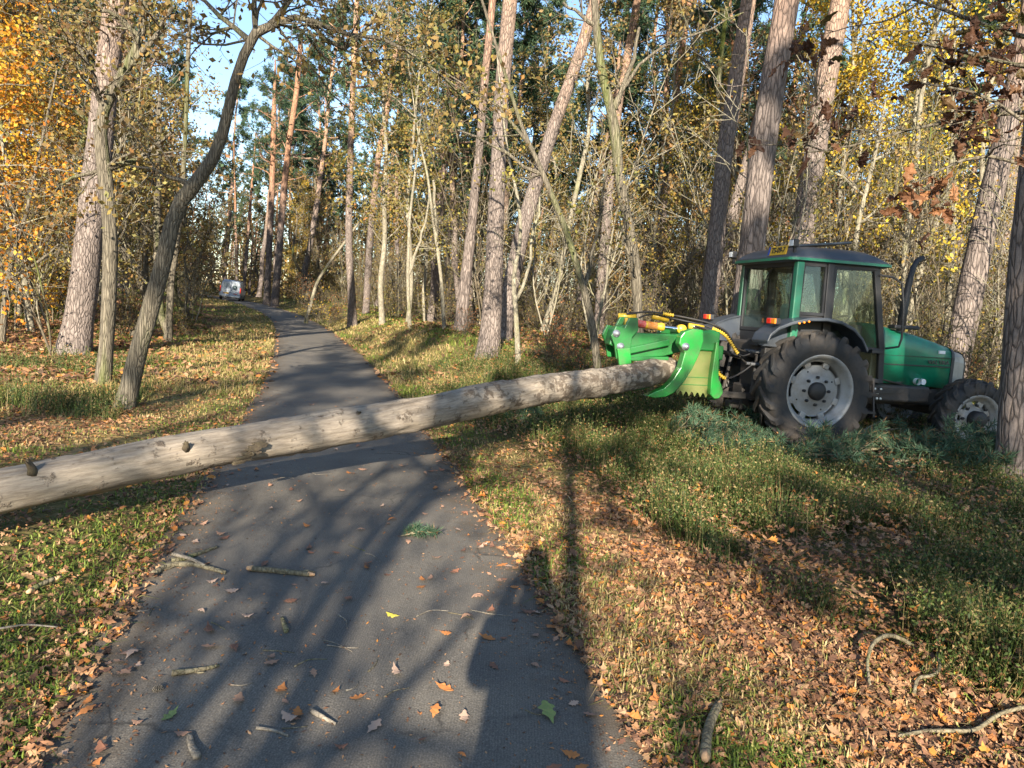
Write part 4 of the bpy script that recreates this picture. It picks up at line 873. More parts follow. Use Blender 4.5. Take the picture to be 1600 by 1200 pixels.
M['steel'] = paint('bare_steel', (.45, .47, .50), .3, metal=.8, dirt=.2)
M['chrome'] = paint('chrome_rod', (.75, .78, .82), .12, metal=1.0, dirt=.05)
M['red_lens'] = paint('red_lens', (.60, .02, .01), .2, dirt=.1, coat=.5)
M['orange_lens'] = paint('orange_lens', (.80, .22, .01), .2, dirt=.1, coat=.5)
M['white_lens'] = paint('white_lens', (.65, .68, .70), .15, dirt=.1, coat=.5)
M['plate_yellow'] = paint('plate_yellow', (.62, .36, .01), .45, dirt=.25)
M['plate_blue'] = paint('plate_blue', (.01, .06, .35), .45, dirt=.1)
M['ink'] = paint('black_letters', (.012, .012, .014), .5, dirt=.1)
M['badge'] = paint('badge_letters', (.03, .035, .035), .3, metal=.5, dirt=.3, dirt_col=(.2, .2, .2))
M['sticker'] = paint('white_sticker', (.70, .72, .72), .5, dirt=.2)
M['seat'] = paint('seat_fabric', (.10, .16, .14), .85, dirt=.5, dirt_col=(.22, .24, .22), bumpy=.3)
M['grille'] = paint('grille_grey', (.22, .22, .20), .45, dirt=.5, dirt_col=(.10, .09, .08), scale=6)
m, ns, ls, bs = new_mat('cab_glass')
gl = ns.new('ShaderNodeBsdfGlossy'); gl.inputs['Roughness'].default_value = .03; gl.inputs['Color'].default_value = (.8, .85, .85, 1)
tp = ns.new('ShaderNodeBsdfTransparent'); tp.inputs['Color'].default_value = (.84, .90, .87, 1)
lw = node(ns, 'ShaderNodeLayerWeight'); fr = ramp(ns, [(0, (.04,) * 3), (.6, (.07,) * 3), (.85, (.25,) * 3), (1, (.8,) * 3)]); ls.new(lw.outputs['Facing'], fr.inputs[0]); nzz = node(ns, 'ShaderNodeTexNoise', Scale=5.0, Detail=4.0)
mx = ns.new('ShaderNodeMixShader'); ls.new(fr.outputs[0], mx.inputs[0]); ls.new(tp.outputs[0], mx.inputs[1]); ls.new(gl.outputs[0], mx.inputs[2])
df = ns.new('ShaderNodeBsdfDiffuse'); df.inputs['Color'].default_value = (.10, .10, .09, 1); mx2 = ns.new('ShaderNodeMixShader')
rr_ = ramp(ns, [(.4, (.004,) * 3), (.8, (.025,) * 3)]); ls.new(nzz.outputs[0], rr_.inputs[0]); ls.new(rr_.outputs[0], mx2.inputs[0])
ls.new(mx.outputs[0], mx2.inputs[1]); ls.new(df.outputs[0], mx2.inputs[2]); ls.new(mx2.outputs[0], ns['Material Output'].inputs['Surface'])
M['glass'] = m

def text_chunks(s, size, depth, loc, rot, mat, name, parent, bold=0.0, align='CENTER', sx=1.0):
    cu = bpy.data.curves.new(name, 'FONT'); cu.body = s; cu.size = size; cu.extrude = depth; cu.align_x = align; cu.align_y = 'CENTER'; cu.offset = bold
    o = bpy.data.objects.new(name, cu); COL.objects.link(o); dg = bpy.context.evaluated_depsgraph_get(); dg.update()
    me = bpy.data.meshes.new_from_object(o.evaluated_get(dg)); me.name = name
    bpy.data.objects.remove(o); me.materials.clear(); me.materials.append(mat)
    q = obj(name, me, parent, loc, rot); q.scale = (sx, 1, 1); return q

T = thing('tractor', 'green farm tractor with dark cab roof and grey wheel rims right of the path', 'tractor', (3.94, 10.92, -.01), (0, 0, .209))
def wheel(y, rad, wid, rr, side, lugs, name, x, z, steer=0.0, nuts=8):
    """side -1: outer face towards -y"""
    ty = []; h = wid / 2; sh = rad - .045
    prof = [(rr - .01, -h * .72), (rr + .03, -h * .86), (rr + (sh - rr) * .45, -h * 1.0), (sh - .07, -h * .97), (sh - .02, -h * .82), (sh, -h * .5), (sh + .006, 0), (sh, h * .5), (sh - .02, h * .82), (sh - .07, h * .97), (rr + (sh - rr) * .45, h), (rr + .03, h * .86), (rr - .01, h * .72)]
    ty.append(lathe_y(prof, 64, closed=True))
    for k in range(lugs):
        for sd in (-1, 1):
            a0 = 2 * math.pi * (k + (0 if sd < 0 else .5)) / lugs; secs = []
            for f in np.linspace(0, 1, 6):
                yy = sd * (h * .02 + f * h * .97); aa = a0 + f * .30 * (.82 / rad) ** .5; r0 = sh - .02 - (.05 * max(0, f - .75) / .25); r1 = rad - (.035 * max(0, f - .8) / .2); hw_ = (.022 + .012 * f) / rad
                secs.append([(r * math.cos(aa + da), yy, r * math.sin(aa + da)) for r, da in ((r0, -hw_ * 1.25), (r1, -hw_), (r1, hw_), (r0, hw_ * 1.25))])
            # the shoulder end folds down the side wall
            f = 1.0; aa = a0 + .34 * (.82 / rad) ** .5; secs.append([(r * math.cos(aa + da), sd * h * (1.0), r * math.sin(aa + da)) for r, da in ((sh - .17, -.03), (sh - .06, -.035), (sh - .06, .035), (sh - .17, .03))])
            ty.append(loft(secs))
    W = part(name, ty, M['rubber'], T, True, (x, y, z), (0, 0, steer))
    for p in W.data.polygons:
        p.use_smooth = len(p.vertices) == 4 and p.index < 64 * 13
    s = side
    rim = [lathe_y([(rr + .015, s * h * .80), (rr + .03, s * h * .84), (rr + .012, s * h * .86), (rr - .005, s * h * .80), (rr - .025, s * h * .72), (rr - .035, s * h * .45), (rr - .075, s * h * .38), (rr - .085, s * h * .0), (rr - .075, -s * h * .4), (rr - .035, -s * h * .5), (rr - .005, -s * h * .8), (rr + .015, -s * h * .8)], 64)]
    rd = rr - .125; yd = s * h * .18
    rim.append(lathe_y([(rd, yd + .02 * s), (rd, yd), (rd - .015, yd - .0), (rd * .62, yd + s * .025), (rd * .55, yd + s * .05), (.02, yd + s * .055)], 56))
    for k in range(8):  # brackets that tie the disc to the rim
        a = 2 * math.pi * (k + .5) / 8; ch = box(rd - .03, rr - .07, yd - .02, yd + .03, -.05, .05, .008); V = np.array(ch[0]); c, q = math.cos(a), math.sin(a)
        rim.append((np.stack([V[:, 0] * c - V[:, 2] * q, V[:, 1], V[:, 0] * q + V[:, 2] * c], -1), ch[1]))
    part('rim', rim, M['rim'], W, True)
    hb = [lathe_y([(.125 if rad > .7 else .12, yd + s * .03), (.125 if rad > .7 else .12, yd + s * (.10 if rad > .7 else .16)), (.09, yd + s * (.12 if rad > .7 else .19)), (.0, yd + s * (.125 if rad > .7 else .195))], 28)]
    for k in range(nuts):
        a = 2 * math.pi * k / nuts; r_ = .19 if rad > .7 else .20; ch = lathe_y([(.022, 0), (.022, s * .035), (.0, s * .04)], 6); hb.append(moved(ch, (r_ * math.cos(a), yd + s * .045, r_ * math.sin(a))))
    for k in range(4):
        a = 2 * math.pi * (k + .3) / 4; ch = lathe_y([(.013, 0), (.0, s * .006)], 8); hb.append(moved(ch, (rd * .8 * math.cos(a), yd + s * .016, rd * .8 * math.sin(a))))
    part('hub', hb, M['hubblk'], W, True)
    return W
wheel(-.85, .82, .46, .485, -1, 20, 'rear_wheel', .04, .81)
wheel(.85, .82, .46, .485, 1, 20, 'rear_wheel', .04, .81)
wheel(-.83, .575, .36, .335, -1, 18, 'front_wheel', 2.70, .50, -.10)
wheel(.83, .575, .36, .335, 1, 18, 'front_wheel', 2.70, .52, -.10)
# body under the bonnet, gearbox, axles
part('chassis', [box(-.45, 1.1, -.30, .30, .55, 1.15, .05), box(1.0, 2.85, -.24, .24, .58, 1.0, .04), box(-.2, .2, -.75, .75, .68, .94, .06), box(2.58, 2.82, -.72, .72, .44, .60, .04),
                 box(2.9, 3.12, -.28, .28, .55, .82, .04), box(1.15, 2.2, -.56, -.26, .66, .90, .03), box(1.2, 1.75, .28, .60, .5, .95, .04), bar((1.15, -.58, .80), (2.35, -.50, .84), .05, .05),
                 tube([(1.3, -.34, .96), (1.7, -.40, .93), (2.1, -.36, .97), (2.4, -.3, .94)], .012, 5), tube([(1.35, -.36, 1.0), (1.6, -.44, .95), (1.9, -.42, .90)], .010, 5)], M['iron'], T)
part('bolt', [moved(lathe_y([(.02, 0), (.02, -.02), (0, -.022)], 6), (x, -.562, z)) for x, z in ((1.25, .84), (1.35, .84), (1.30, .78), (1.30, .70), (1.36, .70))], M['steel'], T)
part('filter', [lathe_y([(.05, -.45), (.05, -.38), (0, -.38)], 16), moved(lathe_y([(.0, -.43), (.045, -.43), (.045, -.30)], 16), (.1, 0, 0))], M['sticker'], T, loc=(2.08, 0, .965))
part('engine', [box(1.3, 2.5, -.20, .20, .95, 1.25, .03), box(1.5, 1.9, -.30, -.18, .97, 1.08, .02), tube([(1.25, -.25, 1.02), (1.6, -.31, 1.0), (2.0, -.27, 1.04), (2.35, -.25, 1.0)], .02, 6)], M['iron'], T)
# bonnet
def hsec(x, zt, zb, wv):
    return [(x, -wv, zb), (x, -wv, zt - .16), (x, -wv + .02, zt - .08), (x, -wv + .07, zt - .025), (x, -wv * .5, zt), (x, wv * .5, zt), (x, wv - .07, zt - .025), (x, wv - .02, zt - .08), (x, wv, zt - .16), (x, wv, zb)]
part('bonnet', [loft([hsec(1.28, 1.79, .93, .40), hsec(1.55, 1.755, .92, .40), hsec(2.0, 1.68, .905, .39), hsec(2.4, 1.585, .89, .375), hsec(2.68, 1.51, .87, .36)])], M['green'], T, True)
part('bonnet_groove', [box(1.36, 2.66, -.404, -.36, 1.195, 1.212), box(1.36, 2.66, -.402, -.36, 1.335, 1.342)], M['ink'], T)
part('nose', [loft([hsec(2.682, 1.515, .90, .368), hsec(2.74, 1.495, .90, .36)]), loft([hsec(2.98, 1.44, .88, .30), hsec(3.04, 1.38, .92, .26)])], M['black'], T)
part('grille', [loft([hsec(2.742, 1.455, .92, .352), hsec(2.86, 1.44, .91, .335), hsec(2.975, 1.42, .90, .30)])], M['grille'], T)
part('headlight', [box(3.035, 3.06, -.24, -.10, 1.15, 1.28, .01)], M['white_lens'], T)
part('headlight', [box(3.035, 3.06, .10, .24, 1.15, 1.28, .01)], M['white_lens'], T)
text_chunks('VALTRA', .085, .004, (2.42, -.408, 1.265), (math.pi / 2, 0, math.radians(2)), M['badge'], 'lettering', T, bold=.002, sx=1.25)
part('sticker', [box(2.42, 2.53, -.392, -.355, 1.40, 1.445)], M['sticker'], T)
part('exhaust_pipe', [tube([(1.70, -.40, 1.70), (1.71, -.40, 2.0), (1.73, -.40, 2.25), (1.76, -.40, 2.5), (1.79, -.40, 2.64), (1.84, -.40, 2.74), (1.93, -.40, 2.79)], [.06, .06, .05, .042, .042, .042, .042], 14, cap=True)], M['black'], T, True)
part('exhaust_bracket', [box(1.55, 1.98, -.46, -.30, 1.73, 1.79, .02)], M['black'], T)
# cab
fp = [((-.27, -.72, 1.50), (-.27, -.72, 2.56)), ((-.27, .72, 1.50), (-.27, .72, 2.56))]
part('rear_pillar', [bar(fp[0][0], fp[0][1], .11, .09, .012)], M['green'], T)
part('rear_pillar', [bar(fp[1][0], fp[1][1], .11, .09, .012)], M['green_shaded'], T)
part('door_pillar', [bar((.22, -.745, 1.15), (.19, -.735, 2.56), .10, .08, .01)], M['black'], T)
part('door_pillar', [bar((.22, .745, 1.15), (.19, .735, 2.56), .10, .08, .01)], M['black'], T)
for sd in (-1, 1):
    part('front_pillar', [bar((1.27, sd * .62, .92), (1.21, sd * .64, 1.45), .09, .07, .01), bar((1.21, sd * .64, 1.44), (.93, sd * .70, 2.57), .09, .07, .01)], M['black'], T)
    part('window_frame', [bar((-.22, sd * .73, 1.86), (.19, sd * .74, 1.86), .04, .05), bar((-.22, sd * .73, 2.53), (.95, sd * .72, 2.55), .05, .05), bar((-.21, sd * .725, 1.88), (-.20, sd * .725, 2.52), .03, .03), bar((.14, sd * .74, 1.88), (.13, sd * .735, 2.52), .03, .03)], M['black'], T)
    part('side_window', [loft([[(-.22, sd * .715, 1.86), (.17, sd * .735, 1.86), (.17, sd * .725, 2.54), (-.22, sd * .71, 2.54)], [(-.22, sd * .708, 1.86), (.17, sd * .728, 1.86), (.17, sd * .718, 2.54), (-.22, sd * .703, 2.54)]])], M['glass'], T)
    dr = part('door', [bar((.25, sd * .745, 1.0), (1.28, sd * .635, .96), .06, .05, .01), bar((.27, sd * .745, 1.02), (.27, sd * .74, 2.52), .04, .04), bar((.27, sd * .74, 2.51), (.92, sd * .705, 2.53), .04, .04), bar((.62, sd * .71, 1.44), (1.20, sd * .65, 1.42), .035, .03), bar((.25, sd * .745, .99), (.25, sd * .745, 1.5), .06, .04)], M['black'], T)
    part('door_glass', [loft([[(.27, sd * .735, 1.0), (1.25, sd * .63, .98), (1.21, sd * .64, 1.44), (.93, sd * .70, 2.54), (.25, sd * .73, 2.54)], [(.27, sd * .728, 1.0), (1.25, sd * .623, .98), (1.21, sd * .633, 1.44), (.93, sd * .693, 2.54), (.25, sd * .723, 2.54)]])], M['glass'], dr)
    part('door_handle', [box(1.02, 1.20, sd * .70 - .02, sd * .70 + .02, 1.36, 1.42, .01)], M['black'], dr)
    part('hand_rail', [tube([(.98, sd * .74, 2.46), (1.10, sd * .86, 2.44), (1.22, sd * .90, 2.36), (1.29, sd * .90, 2.05), (1.34, sd * .88, 1.6), (1.34, sd * .84, 1.48), (1.24, sd * .70, 1.44)], .016, 8)], M['black'], T, True)
part('rear_window', [loft([[(-.285, -.67, 1.6), (-.285, .67, 1.6), (-.285, .67, 2.52), (-.285, -.67, 2.52)], [(-.277, -.67, 1.6), (-.277, .67, 1.6), (-.277, .67, 2.52), (-.277, -.67, 2.52)]])], M['glass'], T)
part('rear_window_frame', [box(-.31, -.25, -.68, .68, 1.56, 1.62, .01), box(-.31, -.25, -.68, .68, 2.50, 2.57, .01), box(-.31, -.26, -.675, -.63, 1.62, 2.5), box(-.31, -.26, .63, .675, 1.62, 2.5)], M['black'], T)
part('windscreen', [loft([[(1.22, -.60, 1.46), (1.22, .60, 1.46), (.95, .68, 2.54), (.95, -.68, 2.54)], [(1.213, -.60, 1.46), (1.213, .60, 1.46), (.943, .68, 2.54), (.943, -.68, 2.54)]])], M['glass'], T)
part('cab_floor', [box(-.25, 1.2, -.66, .66, .93, 1.0, .01), box(-.30, -.2, -.66, .66, 1.0, 1.56, .01), box(-.28, .20, -.735, -.69, 1.15, 1.86, .01), box(-.28, .20, .69, .735, 1.15, 1.86, .01), box(1.12, 1.24, -.58, .58, 1.0, 1.44, .02)], M['black'], T)
st = part('seat', [box(.15, .62, -.26, .26, 1.36, 1.50, .05), box(.08, .22, -.26, .26, 1.46, 2.0, .06), box(.3, .5, -.15, .15, 1.0, 1.36, .02)], M['seat'], T)
part('steering_wheel', [(lambda c: (np.asarray(c[0]) @ np.array([[.85, 0, .5], [0, 1, 0], [-.5, 0, .85]]) + np.array([.90, 0, 1.78]), c[1]))(loft([[((.19 + .014 * math.cos(b)) * math.cos(a), (.19 + .014 * math.cos(b)) * math.sin(a), .014 * math.sin(b)) for b in np.linspace(0, 2 * math.pi, 7)[:-1]] for a in np.linspace(0, 2 * math.pi, 25)], caps=False)), bar((1.12, 0, 1.3), (.90, 0, 1.78), .07, .07, .01), box(1.02, 1.15, -.3, .3, 1.44, 1.75, .04)], M['black'], T, True)
part('steps', [box(.72, 1.15, -.78, -.60, .50, .53), box(.72, 1.15, -.78, -.60, .76, .79), bar((.74, -.76, .45), (.76, -.66, 1.0), .03, .03), bar((1.13, -.76, .45), (1.13, -.66, 1.0), .03, .03)], M['iron'], T)
# roof
def rsec(z, x0, x1, yw, r):
    out = []
    for cx_, cy_, a0 in ((x1 - r, yw - r, 0), (x0 + r, yw - r, 90), (x0 + r, -yw + r, 180), (x1 - r, -yw + r, 270)):
        for k in range(5):
            a = math.radians(a0 + 22.5 * k); out.append((cx_ + r * math.cos(a), cy_ + r * math.sin(a), z))
    return out
rf = part('roof', [loft([rsec(2.56, -.42, 1.10, .78, .10), rsec(2.625, -.44, 1.13, .80, .11), rsec(2.645, -.42, 1.08, .78, .11), rsec(2.71, -.36, .98, .74, .15), rsec(2.765, -.26, .86, .66, .2), rsec(2.79, -.1, .70, .55, .22), rsec(2.80, .1, .5, .3, .2)])], M['roofblk'], T, True)
part('roof_trim', [loft([rsec(2.575, -.445, 1.135, .803, .112), rsec(2.575, -.46, 1.16, .815, .115), rsec(2.612, -.46, 1.16, .815, .115), rsec(2.612, -.445, 1.135, .803, .112)], caps=False)], M['green'], T)
part('roof_hatch', [(lambda c: (np.asarray(c[0]) @ np.array([[math.cos(.13), 0, math.sin(.13)], [0, 1, 0], [-math.sin(.13), 0, math.cos(.13)]]) + np.array([-.05, .0, 2.80]), c[1]))(box(0, .85, -.32, .32, 0, .035, .012))], M['roofblk'], rf)
# number plate: blue band and black characters on yellow, tilted at the rear edge of the roof
def plate(parent, base_mat, s, wd, hg, loc, rot, band=True, tsize=None):
    p = part('number_plate', [box(-wd / 2, wd / 2, -hg / 2, hg / 2, -.008, .008, .004)], base_mat, parent, False, loc, rot)
    if band: part('blue_band', [box(-wd / 2 + .001, -wd / 2 + wd * .1, -hg / 2 + .004, hg / 2 - .004, .006, .011)], M['plate_blue'], p)
    text_chunks(s, tsize or hg * .86, .003, (wd * .045, 0, .010), (0, 0, 0), M['ink'], 'characters', p, bold=.002, sx=.95)
    return p
plate(T, M['plate_yellow'], 'TS-09-7', .46, .13, (-.40, -.36, 2.715), (math.radians(78), 0, -math.pi / 2))
for yy, nm in ((-.70, 'work_light'), (.82, 'work_light')):
    L_ = part('work_light', [box(-.05, .03, -.06, .06, -.055, .055, .015), box(-.01, .02, -.02, .02, -.14, -.05)], M['black'], T, False, (-.36 if yy < 0 else -.42, yy if yy < 0 else .86, 2.80 if yy < 0 else 2.72))
    part('lens', [box(-.058, -.05, -.045, .045, -.04, .04, .003)], M['white_lens'], L_)
for sd in (-1, 1):
    y0, y1 = (-1.06, -.66) if sd < 0 else (.66, 1.06)
    arc = [(-.84, 1.46), (-.80, 1.56), (-.68, 1.66), (-.50, 1.735), (-.25, 1.80), (.02, 1.815), (.25, 1.785), (.45, 1.70), (.60, 1.57), (.70, 1.42)]
    inn = [(x * .985 + .0, z - .045) for x, z in arc][::-1]
    fe = part('rear_fender', [prism(arc + inn, y0, y1, .012), prism(arc + [(.62, 1.35), (-.70, 1.38)], y1 - .03 if sd < 0 else y0, y1 if sd < 0 else y0 + .03)], M['roofblk'], T)
    tl = part('tail_light', [box(-.735, -.66, sd * .94 - .11, sd * .94 + .11, 1.685, 1.77, .012)], M['black'], T)
    part('red_lens', [box(-.75, -.70, sd * .94 - (.10 if sd < 0 else 0.0), sd * .94 + (.0 if sd < 0 else .10), 1.69, 1.765, .008)] if False else [box(-.752, -.70, (sd * .94 + .005), (sd * .94 + .105), 1.69, 1.766, .008)], M['red_lens'], tl)
    part('orange_lens', [box(-.752, -.70, (sd * .94 - .105), (sd * .94 - .005), 1.69, 1.766, .008)], M['orange_lens'], tl)
for x_, z_ in ((-.40, 1.77), (-.33, 1.785), (-.26, 1.80)): part('indicator_button', [moved(lathe_y([(.016, 0), (.012, -.012), (0, -.014)], 10), (x_, -1.06 - .002, z_ - .05))], M['orange_lens'], T)
part('wiper', [tube([(-.30, -.1, 2.50), (-.31, .1, 2.25), (-.31, .3, 2.02)], .008, 6)], M['black'], T)
# linkage and couplers between the rear wheels
for sd in (-1, 1):
    part('lower_link', [bar((-.15, sd * .38, .62), (-1.15, sd * .42, .66), .09, .05, .01)], M['iron'], T)
    part('lift_rod', [tube([(-.62, sd * .40, .66), (-.55, sd * .36, 1.25)], .028, 8), bar((-.2, sd * .34, 1.22), (-.60, sd * .36, 1.27), .09, .06, .01)], M['iron'], T)
part('top_link', [tube([(-.40, 0, 1.12), (-1.25, -.1, 1.30)], [.035, .03], 10)], M['iron'], T)
part('coupler_block', [box(-.55, -.28, -.50, .50, 1.18, 1.42, .03), box(-.62, -.5, -.45, -.15, 1.36, 1.45, .01), box(-.60, -.45, -.62, -.5, .9, 1.4, .02)], M['iron'], T)
part('coupler', [moved(tube([(-.52, 0, 0), (-.68, 0, 0)], .022, 8, cap=True), (0, y_, z_)) for y_, z_ in ((-.42, 1.28), (-.32, 1.28), (-.22, 1.28), (-.42, 1.10), (-.30, 1.10))], M['steel'], T)
part('drawbar', [box(-.75, -.2, -.10, .10, .42, .52, .02), box(-.62, -.48, -.14, .14, .40, .78, .02)], M['iron'], T)

# ------------------------------------------------------------------ log grapple on the linkage
M['bright_green'] = paint('grapple_green', (.005, .20, .024), .36, dirt=.8, dirt_col=(.07, .085, .04), scale=5, coat=.4)  # the grapple's paint as it looks in sun
M['grapple_shaded'] = paint('grapple_shaded_green', (.005, .125, .020), .4, dirt=.6, dirt_col=(.02, .035, .015), scale=5, coat=.3)  # same grapple paint, the shade on beams and far jaw coloured in
M['olive_plate'] = paint('olive_sheet', (.095, .125, .028), .45, dirt=.7, dirt_col=(.16, .14, .05), scale=3, metal=.1, coat=.1)  # olive base, mottled yellower at random
M['yellow'] = paint('cylinder_yellow', (.66, .42, .03), .4, dirt=.3, dirt_col=(.4, .25, .05), coat=.3)
M['hose'] = paint('hose_black', (.012, .012, .013), .6, dirt=.2)
M['decal_red'] = paint('decal_red', (.45, .03, .03), .5, dirt=.5, dirt_col=(.6, .5, .4), scale=30)
M['decal_orange'] = paint('decal_orange', (.62, .20, .02), .5, dirt=.5, dirt_col=(.6, .5, .3), scale=30)
GR = thing('log_grapple', 'bright green hydraulic log grapple with yellow cylinders gripping the butt of the log', 'grapple', T.location, T.rotation_euler[:])
GR.rotation_euler = (0, 0, .209); GR.location.z -= .01
part('main_beam', [prism([(-2.80, 1.50), (-2.64, 1.56), (-2.45, 1.46), (-1.90, 1.47), (-1.40, 1.56), (-1.30, 1.56), (-1.30, 1.26), (-1.72, 1.26), (-2.05, 1.16), (-2.55, 1.10), (-2.66, 1.22), (-2.84, 1.28)], -.52, -.30, .015), box(-1.70, -1.28, -.60, -.10, 1.27, 1.545, .02)], M['grapple_shaded'], GR)
part('link_bar', [bar((-2.72, -.585, 1.18), (-2.02, -.585, 1.36), .085, .05, .012), bar((-2.62, -.57, 1.10), (-2.0, -.57, 1.14), .05, .04, .01)], M['grapple_shaded'], GR)
part('pivot_plate', [prism([(-2.86, 1.40), (-2.80, 1.54), (-2.68, 1.52), (-2.62, 1.66), (-2.50, 1.66), (-2.48, 1.50), (-2.56, 1.40), (-2.58, 1.10), (-2.76, 1.10), (-2.80, 1.28)], -.62, -.57, .01), prism([(-2.86, 1.40), (-2.80, 1.54), (-2.68, 1.52), (-2.62, 1.66), (-2.50, 1.66), (-2.48, 1.50), (-2.56, 1.40), (-2.58, 1.10), (-2.76, 1.10), (-2.80, 1.28)], -.26, -.21, .01)], M['grapple_shaded'], GR)
part('gripper_pad', [prism([(-2.78, 1.24), (-2.60, 1.26), (-2.56, 1.05), (-2.73, 1.02)], -.68, -.62, .01)], M['bright_green'], GR)
jaw = [(-1.96, 1.52), (-1.84, 1.57), (-1.70, 1.56), (-1.68, 1.42), (-1.72, 1.24), (-1.80, 1.04), (-1.90, .86), (-2.02, .72), (-2.14, .655), (-2.30, .63), (-2.42, .655), (-2.30, .715), (-2.17, .77), (-2.06, .89), (-1.97, 1.05), (-1.93, 1.25), (-2.02, 1.36), (-2.01, 1.45)]
part('jaw', [prism(jaw, -.92, -.78, .012)], M['bright_green'], GR)
part('jaw', [prism(jaw, -.16, -.06, .012)], M['grapple_shaded'], GR)
part('jaw_axle', [tube([(-1.84, -.80, 1.40), (-1.84, -.04, 1.40)], .05, 14, cap=True), tube([(-1.80, -.80, 1.50), (-1.80, -.04, 1.50)], .035, 12, cap=True)], M['grapple_shaded'], GR, True)
for x, z, yv in ((-1.93, 1.33, -.925), (-2.79, 1.44, -.625), (-2.72, 1.27, -.63)):
    part('bolt', [moved(lathe_y([(.05, .01), (.05, -.012), (.032, -.014), (.030, -.045), (0, -.047)], 16), (x, yv, z))], M['steel'], GR, True)
cy = part('cylinder', [tube([(-2.62, -.45, 1.595), (-2.56, -.45, 1.592), (-2.55, -.45, 1.592), (-2.12, -.45, 1.56), (-2.11, -.45, 1.56), (-2.06, -.45, 1.557)], [.058, .058, .052, .052, .058, .058], 18, cap=True), moved(lathe_y([(.0, -.05), (.062, -.05), (.062, .05), (0, .05)], 18), (-1.80, -.45, 1.545))], M['yellow'], GR, True)
part('piston_rod', [tube([(-2.07, -.45, 1.557), (-1.82, -.45, 1.545)], .027, 12)], M['chrome'], cy, True)
part('decal', [tube([(-2.48, -.45, 1.5873), (-2.33, -.45, 1.5764)], .0528, 18)], M['decal_red'], cy, True)
part('decal', [tube([(-2.30, -.45, 1.574), (-2.16, -.45, 1.563)], .0528, 18)], M['decal_orange'], cy, True)
part('cylinder', [tube([(-2.10, -.12, 1.70), (-1.86, -.12, 1.665)], .045, 14, cap=True)], M['yellow'], GR, True)
part('cylinder', [tube([(-2.6, -.12, 1.66), (-2.35, -.12, 1.68)], .045, 14, cap=True)], M['yellow'], GR, True)
part('cylinder', [tube([(-1.62, -.30, 1.59), (-1.40, -.30, 1.575)], .042, 14, cap=True)], M['yellow'], GR, True)
te = [(-1.86, .78)]
for k in range(6):
    x0 = -1.86 + k * .085; te += [(x0 + .012, .70 - .004 * k), (x0 + .045, .64 - .004 * k), (x0 + .075, .70 - .004 * k)]
bp_ = part('back_plate', [prism([(-1.74, 1.29), (-1.36, 1.29), (-1.345, .75)] + te[::-1], -.56, -.53)], M['olive_plate'], GR)
part('seam', [box(-1.82, -1.355, -.568, -.56, .895, .903), box(-1.845, -1.35, -.568, -.56, .79, .798)], M['grapple_shaded'], bp_)
part('side_post', [prism([(-1.36, 1.40), (-1.32, 1.40), (-1.29, 1.1), (-1.27, .90), (-1.20, .78), (-1.19, .70), (-1.24, .63), (-1.31, .62), (-1.38, .68), (-1.385, .9)], -.66, -.50, .012)], M['bright_green'], GR)
part('mount_frame', [box(-1.30, -1.18, -.55, .45, 1.15, 1.35, .02), box(-1.30, -1.18, -.48, -.38, .58, 1.2, .02), box(-1.30, -1.18, .36, .46, .58, 1.2, .02), box(-1.28, -1.2, -.5, .5, .6, .7, .02)], M['grapple_shaded'], GR)
def hose(pts, r, n=40):
    P = np.array(pts, float); L = np.concatenate([[0], np.cumsum(np.linalg.norm(np.diff(P, axis=0), axis=1))]); tt = np.linspace(0, L[-1], n)
    Q = np.stack([np.interp(tt, L, P[:, c]) for c in range(3)], -1)
    for _ in range(6): Q[1:-1] = Q[1:-1] * .5 + (Q[:-2] + Q[2:]) * .25
    return Q
HS = [[(-2.3, -.14, 1.66), (-2.15, -.14, 1.74), (-1.8, -.2, 1.68), (-1.4, -.3, 1.62), (-1.1, -.4, 1.52), (-.98, -.42, 1.35), (-.85, -.42, 1.18), (-.66, -.42, 1.28)],
      [(-2.5, -.16, 1.70), (-2.2, -.2, 1.76), (-1.75, -.25, 1.72), (-1.35, -.35, 1.66), (-1.06, -.38, 1.56), (-.9, -.36, 1.3), (-.66, -.32, 1.28)],
      [(-1.55, -.35, 1.60), (-1.30, -.42, 1.55), (-1.22, -.45, 1.3), (-1.25, -.5, 1.0), (-1.12, -.52, .88), (-.95, -.48, .92), (-.75, -.42, 1.02), (-.66, -.42, 1.10)],
      [(-1.6, -.25, 1.60), (-1.3, -.3, 1.66), (-1.0, -.3, 1.5), (-.8, -.3, 1.2), (-.66, -.30, 1.10)], [(-1.6, -.4, 1.58), (-1.35, -.46, 1.50), (-1.26, -.5, 1.35), (-1.22, -.5, 1.15)]]
for k, hp in enumerate(HS):
    Q = hose(hp, .012); hq = part('hose', [tube(Q, .013, 8)], M['hose'], GR, True)
    rng_ = {0: (22, 34), 1: (10, 14), 2: (21, 27)}.get(k)
    if rng_:
        S = Q[rng_[0]:rng_[1]]; L = np.concatenate([[0], np.cumsum(np.linalg.norm(np.diff(S, axis=0), axis=1))]); tt = np.linspace(0, L[-1], max(30, int(L[-1] / .008)))
        SQ = np.stack([np.interp(tt, L, S[:, c]) for c in range(3)], -1)
        part('spiral_guard', [tube(SQ, .022 + .006 * np.sign(np.sin(tt / .034 * 2 * np.pi)), 10)], M['yellow'], hq, True)

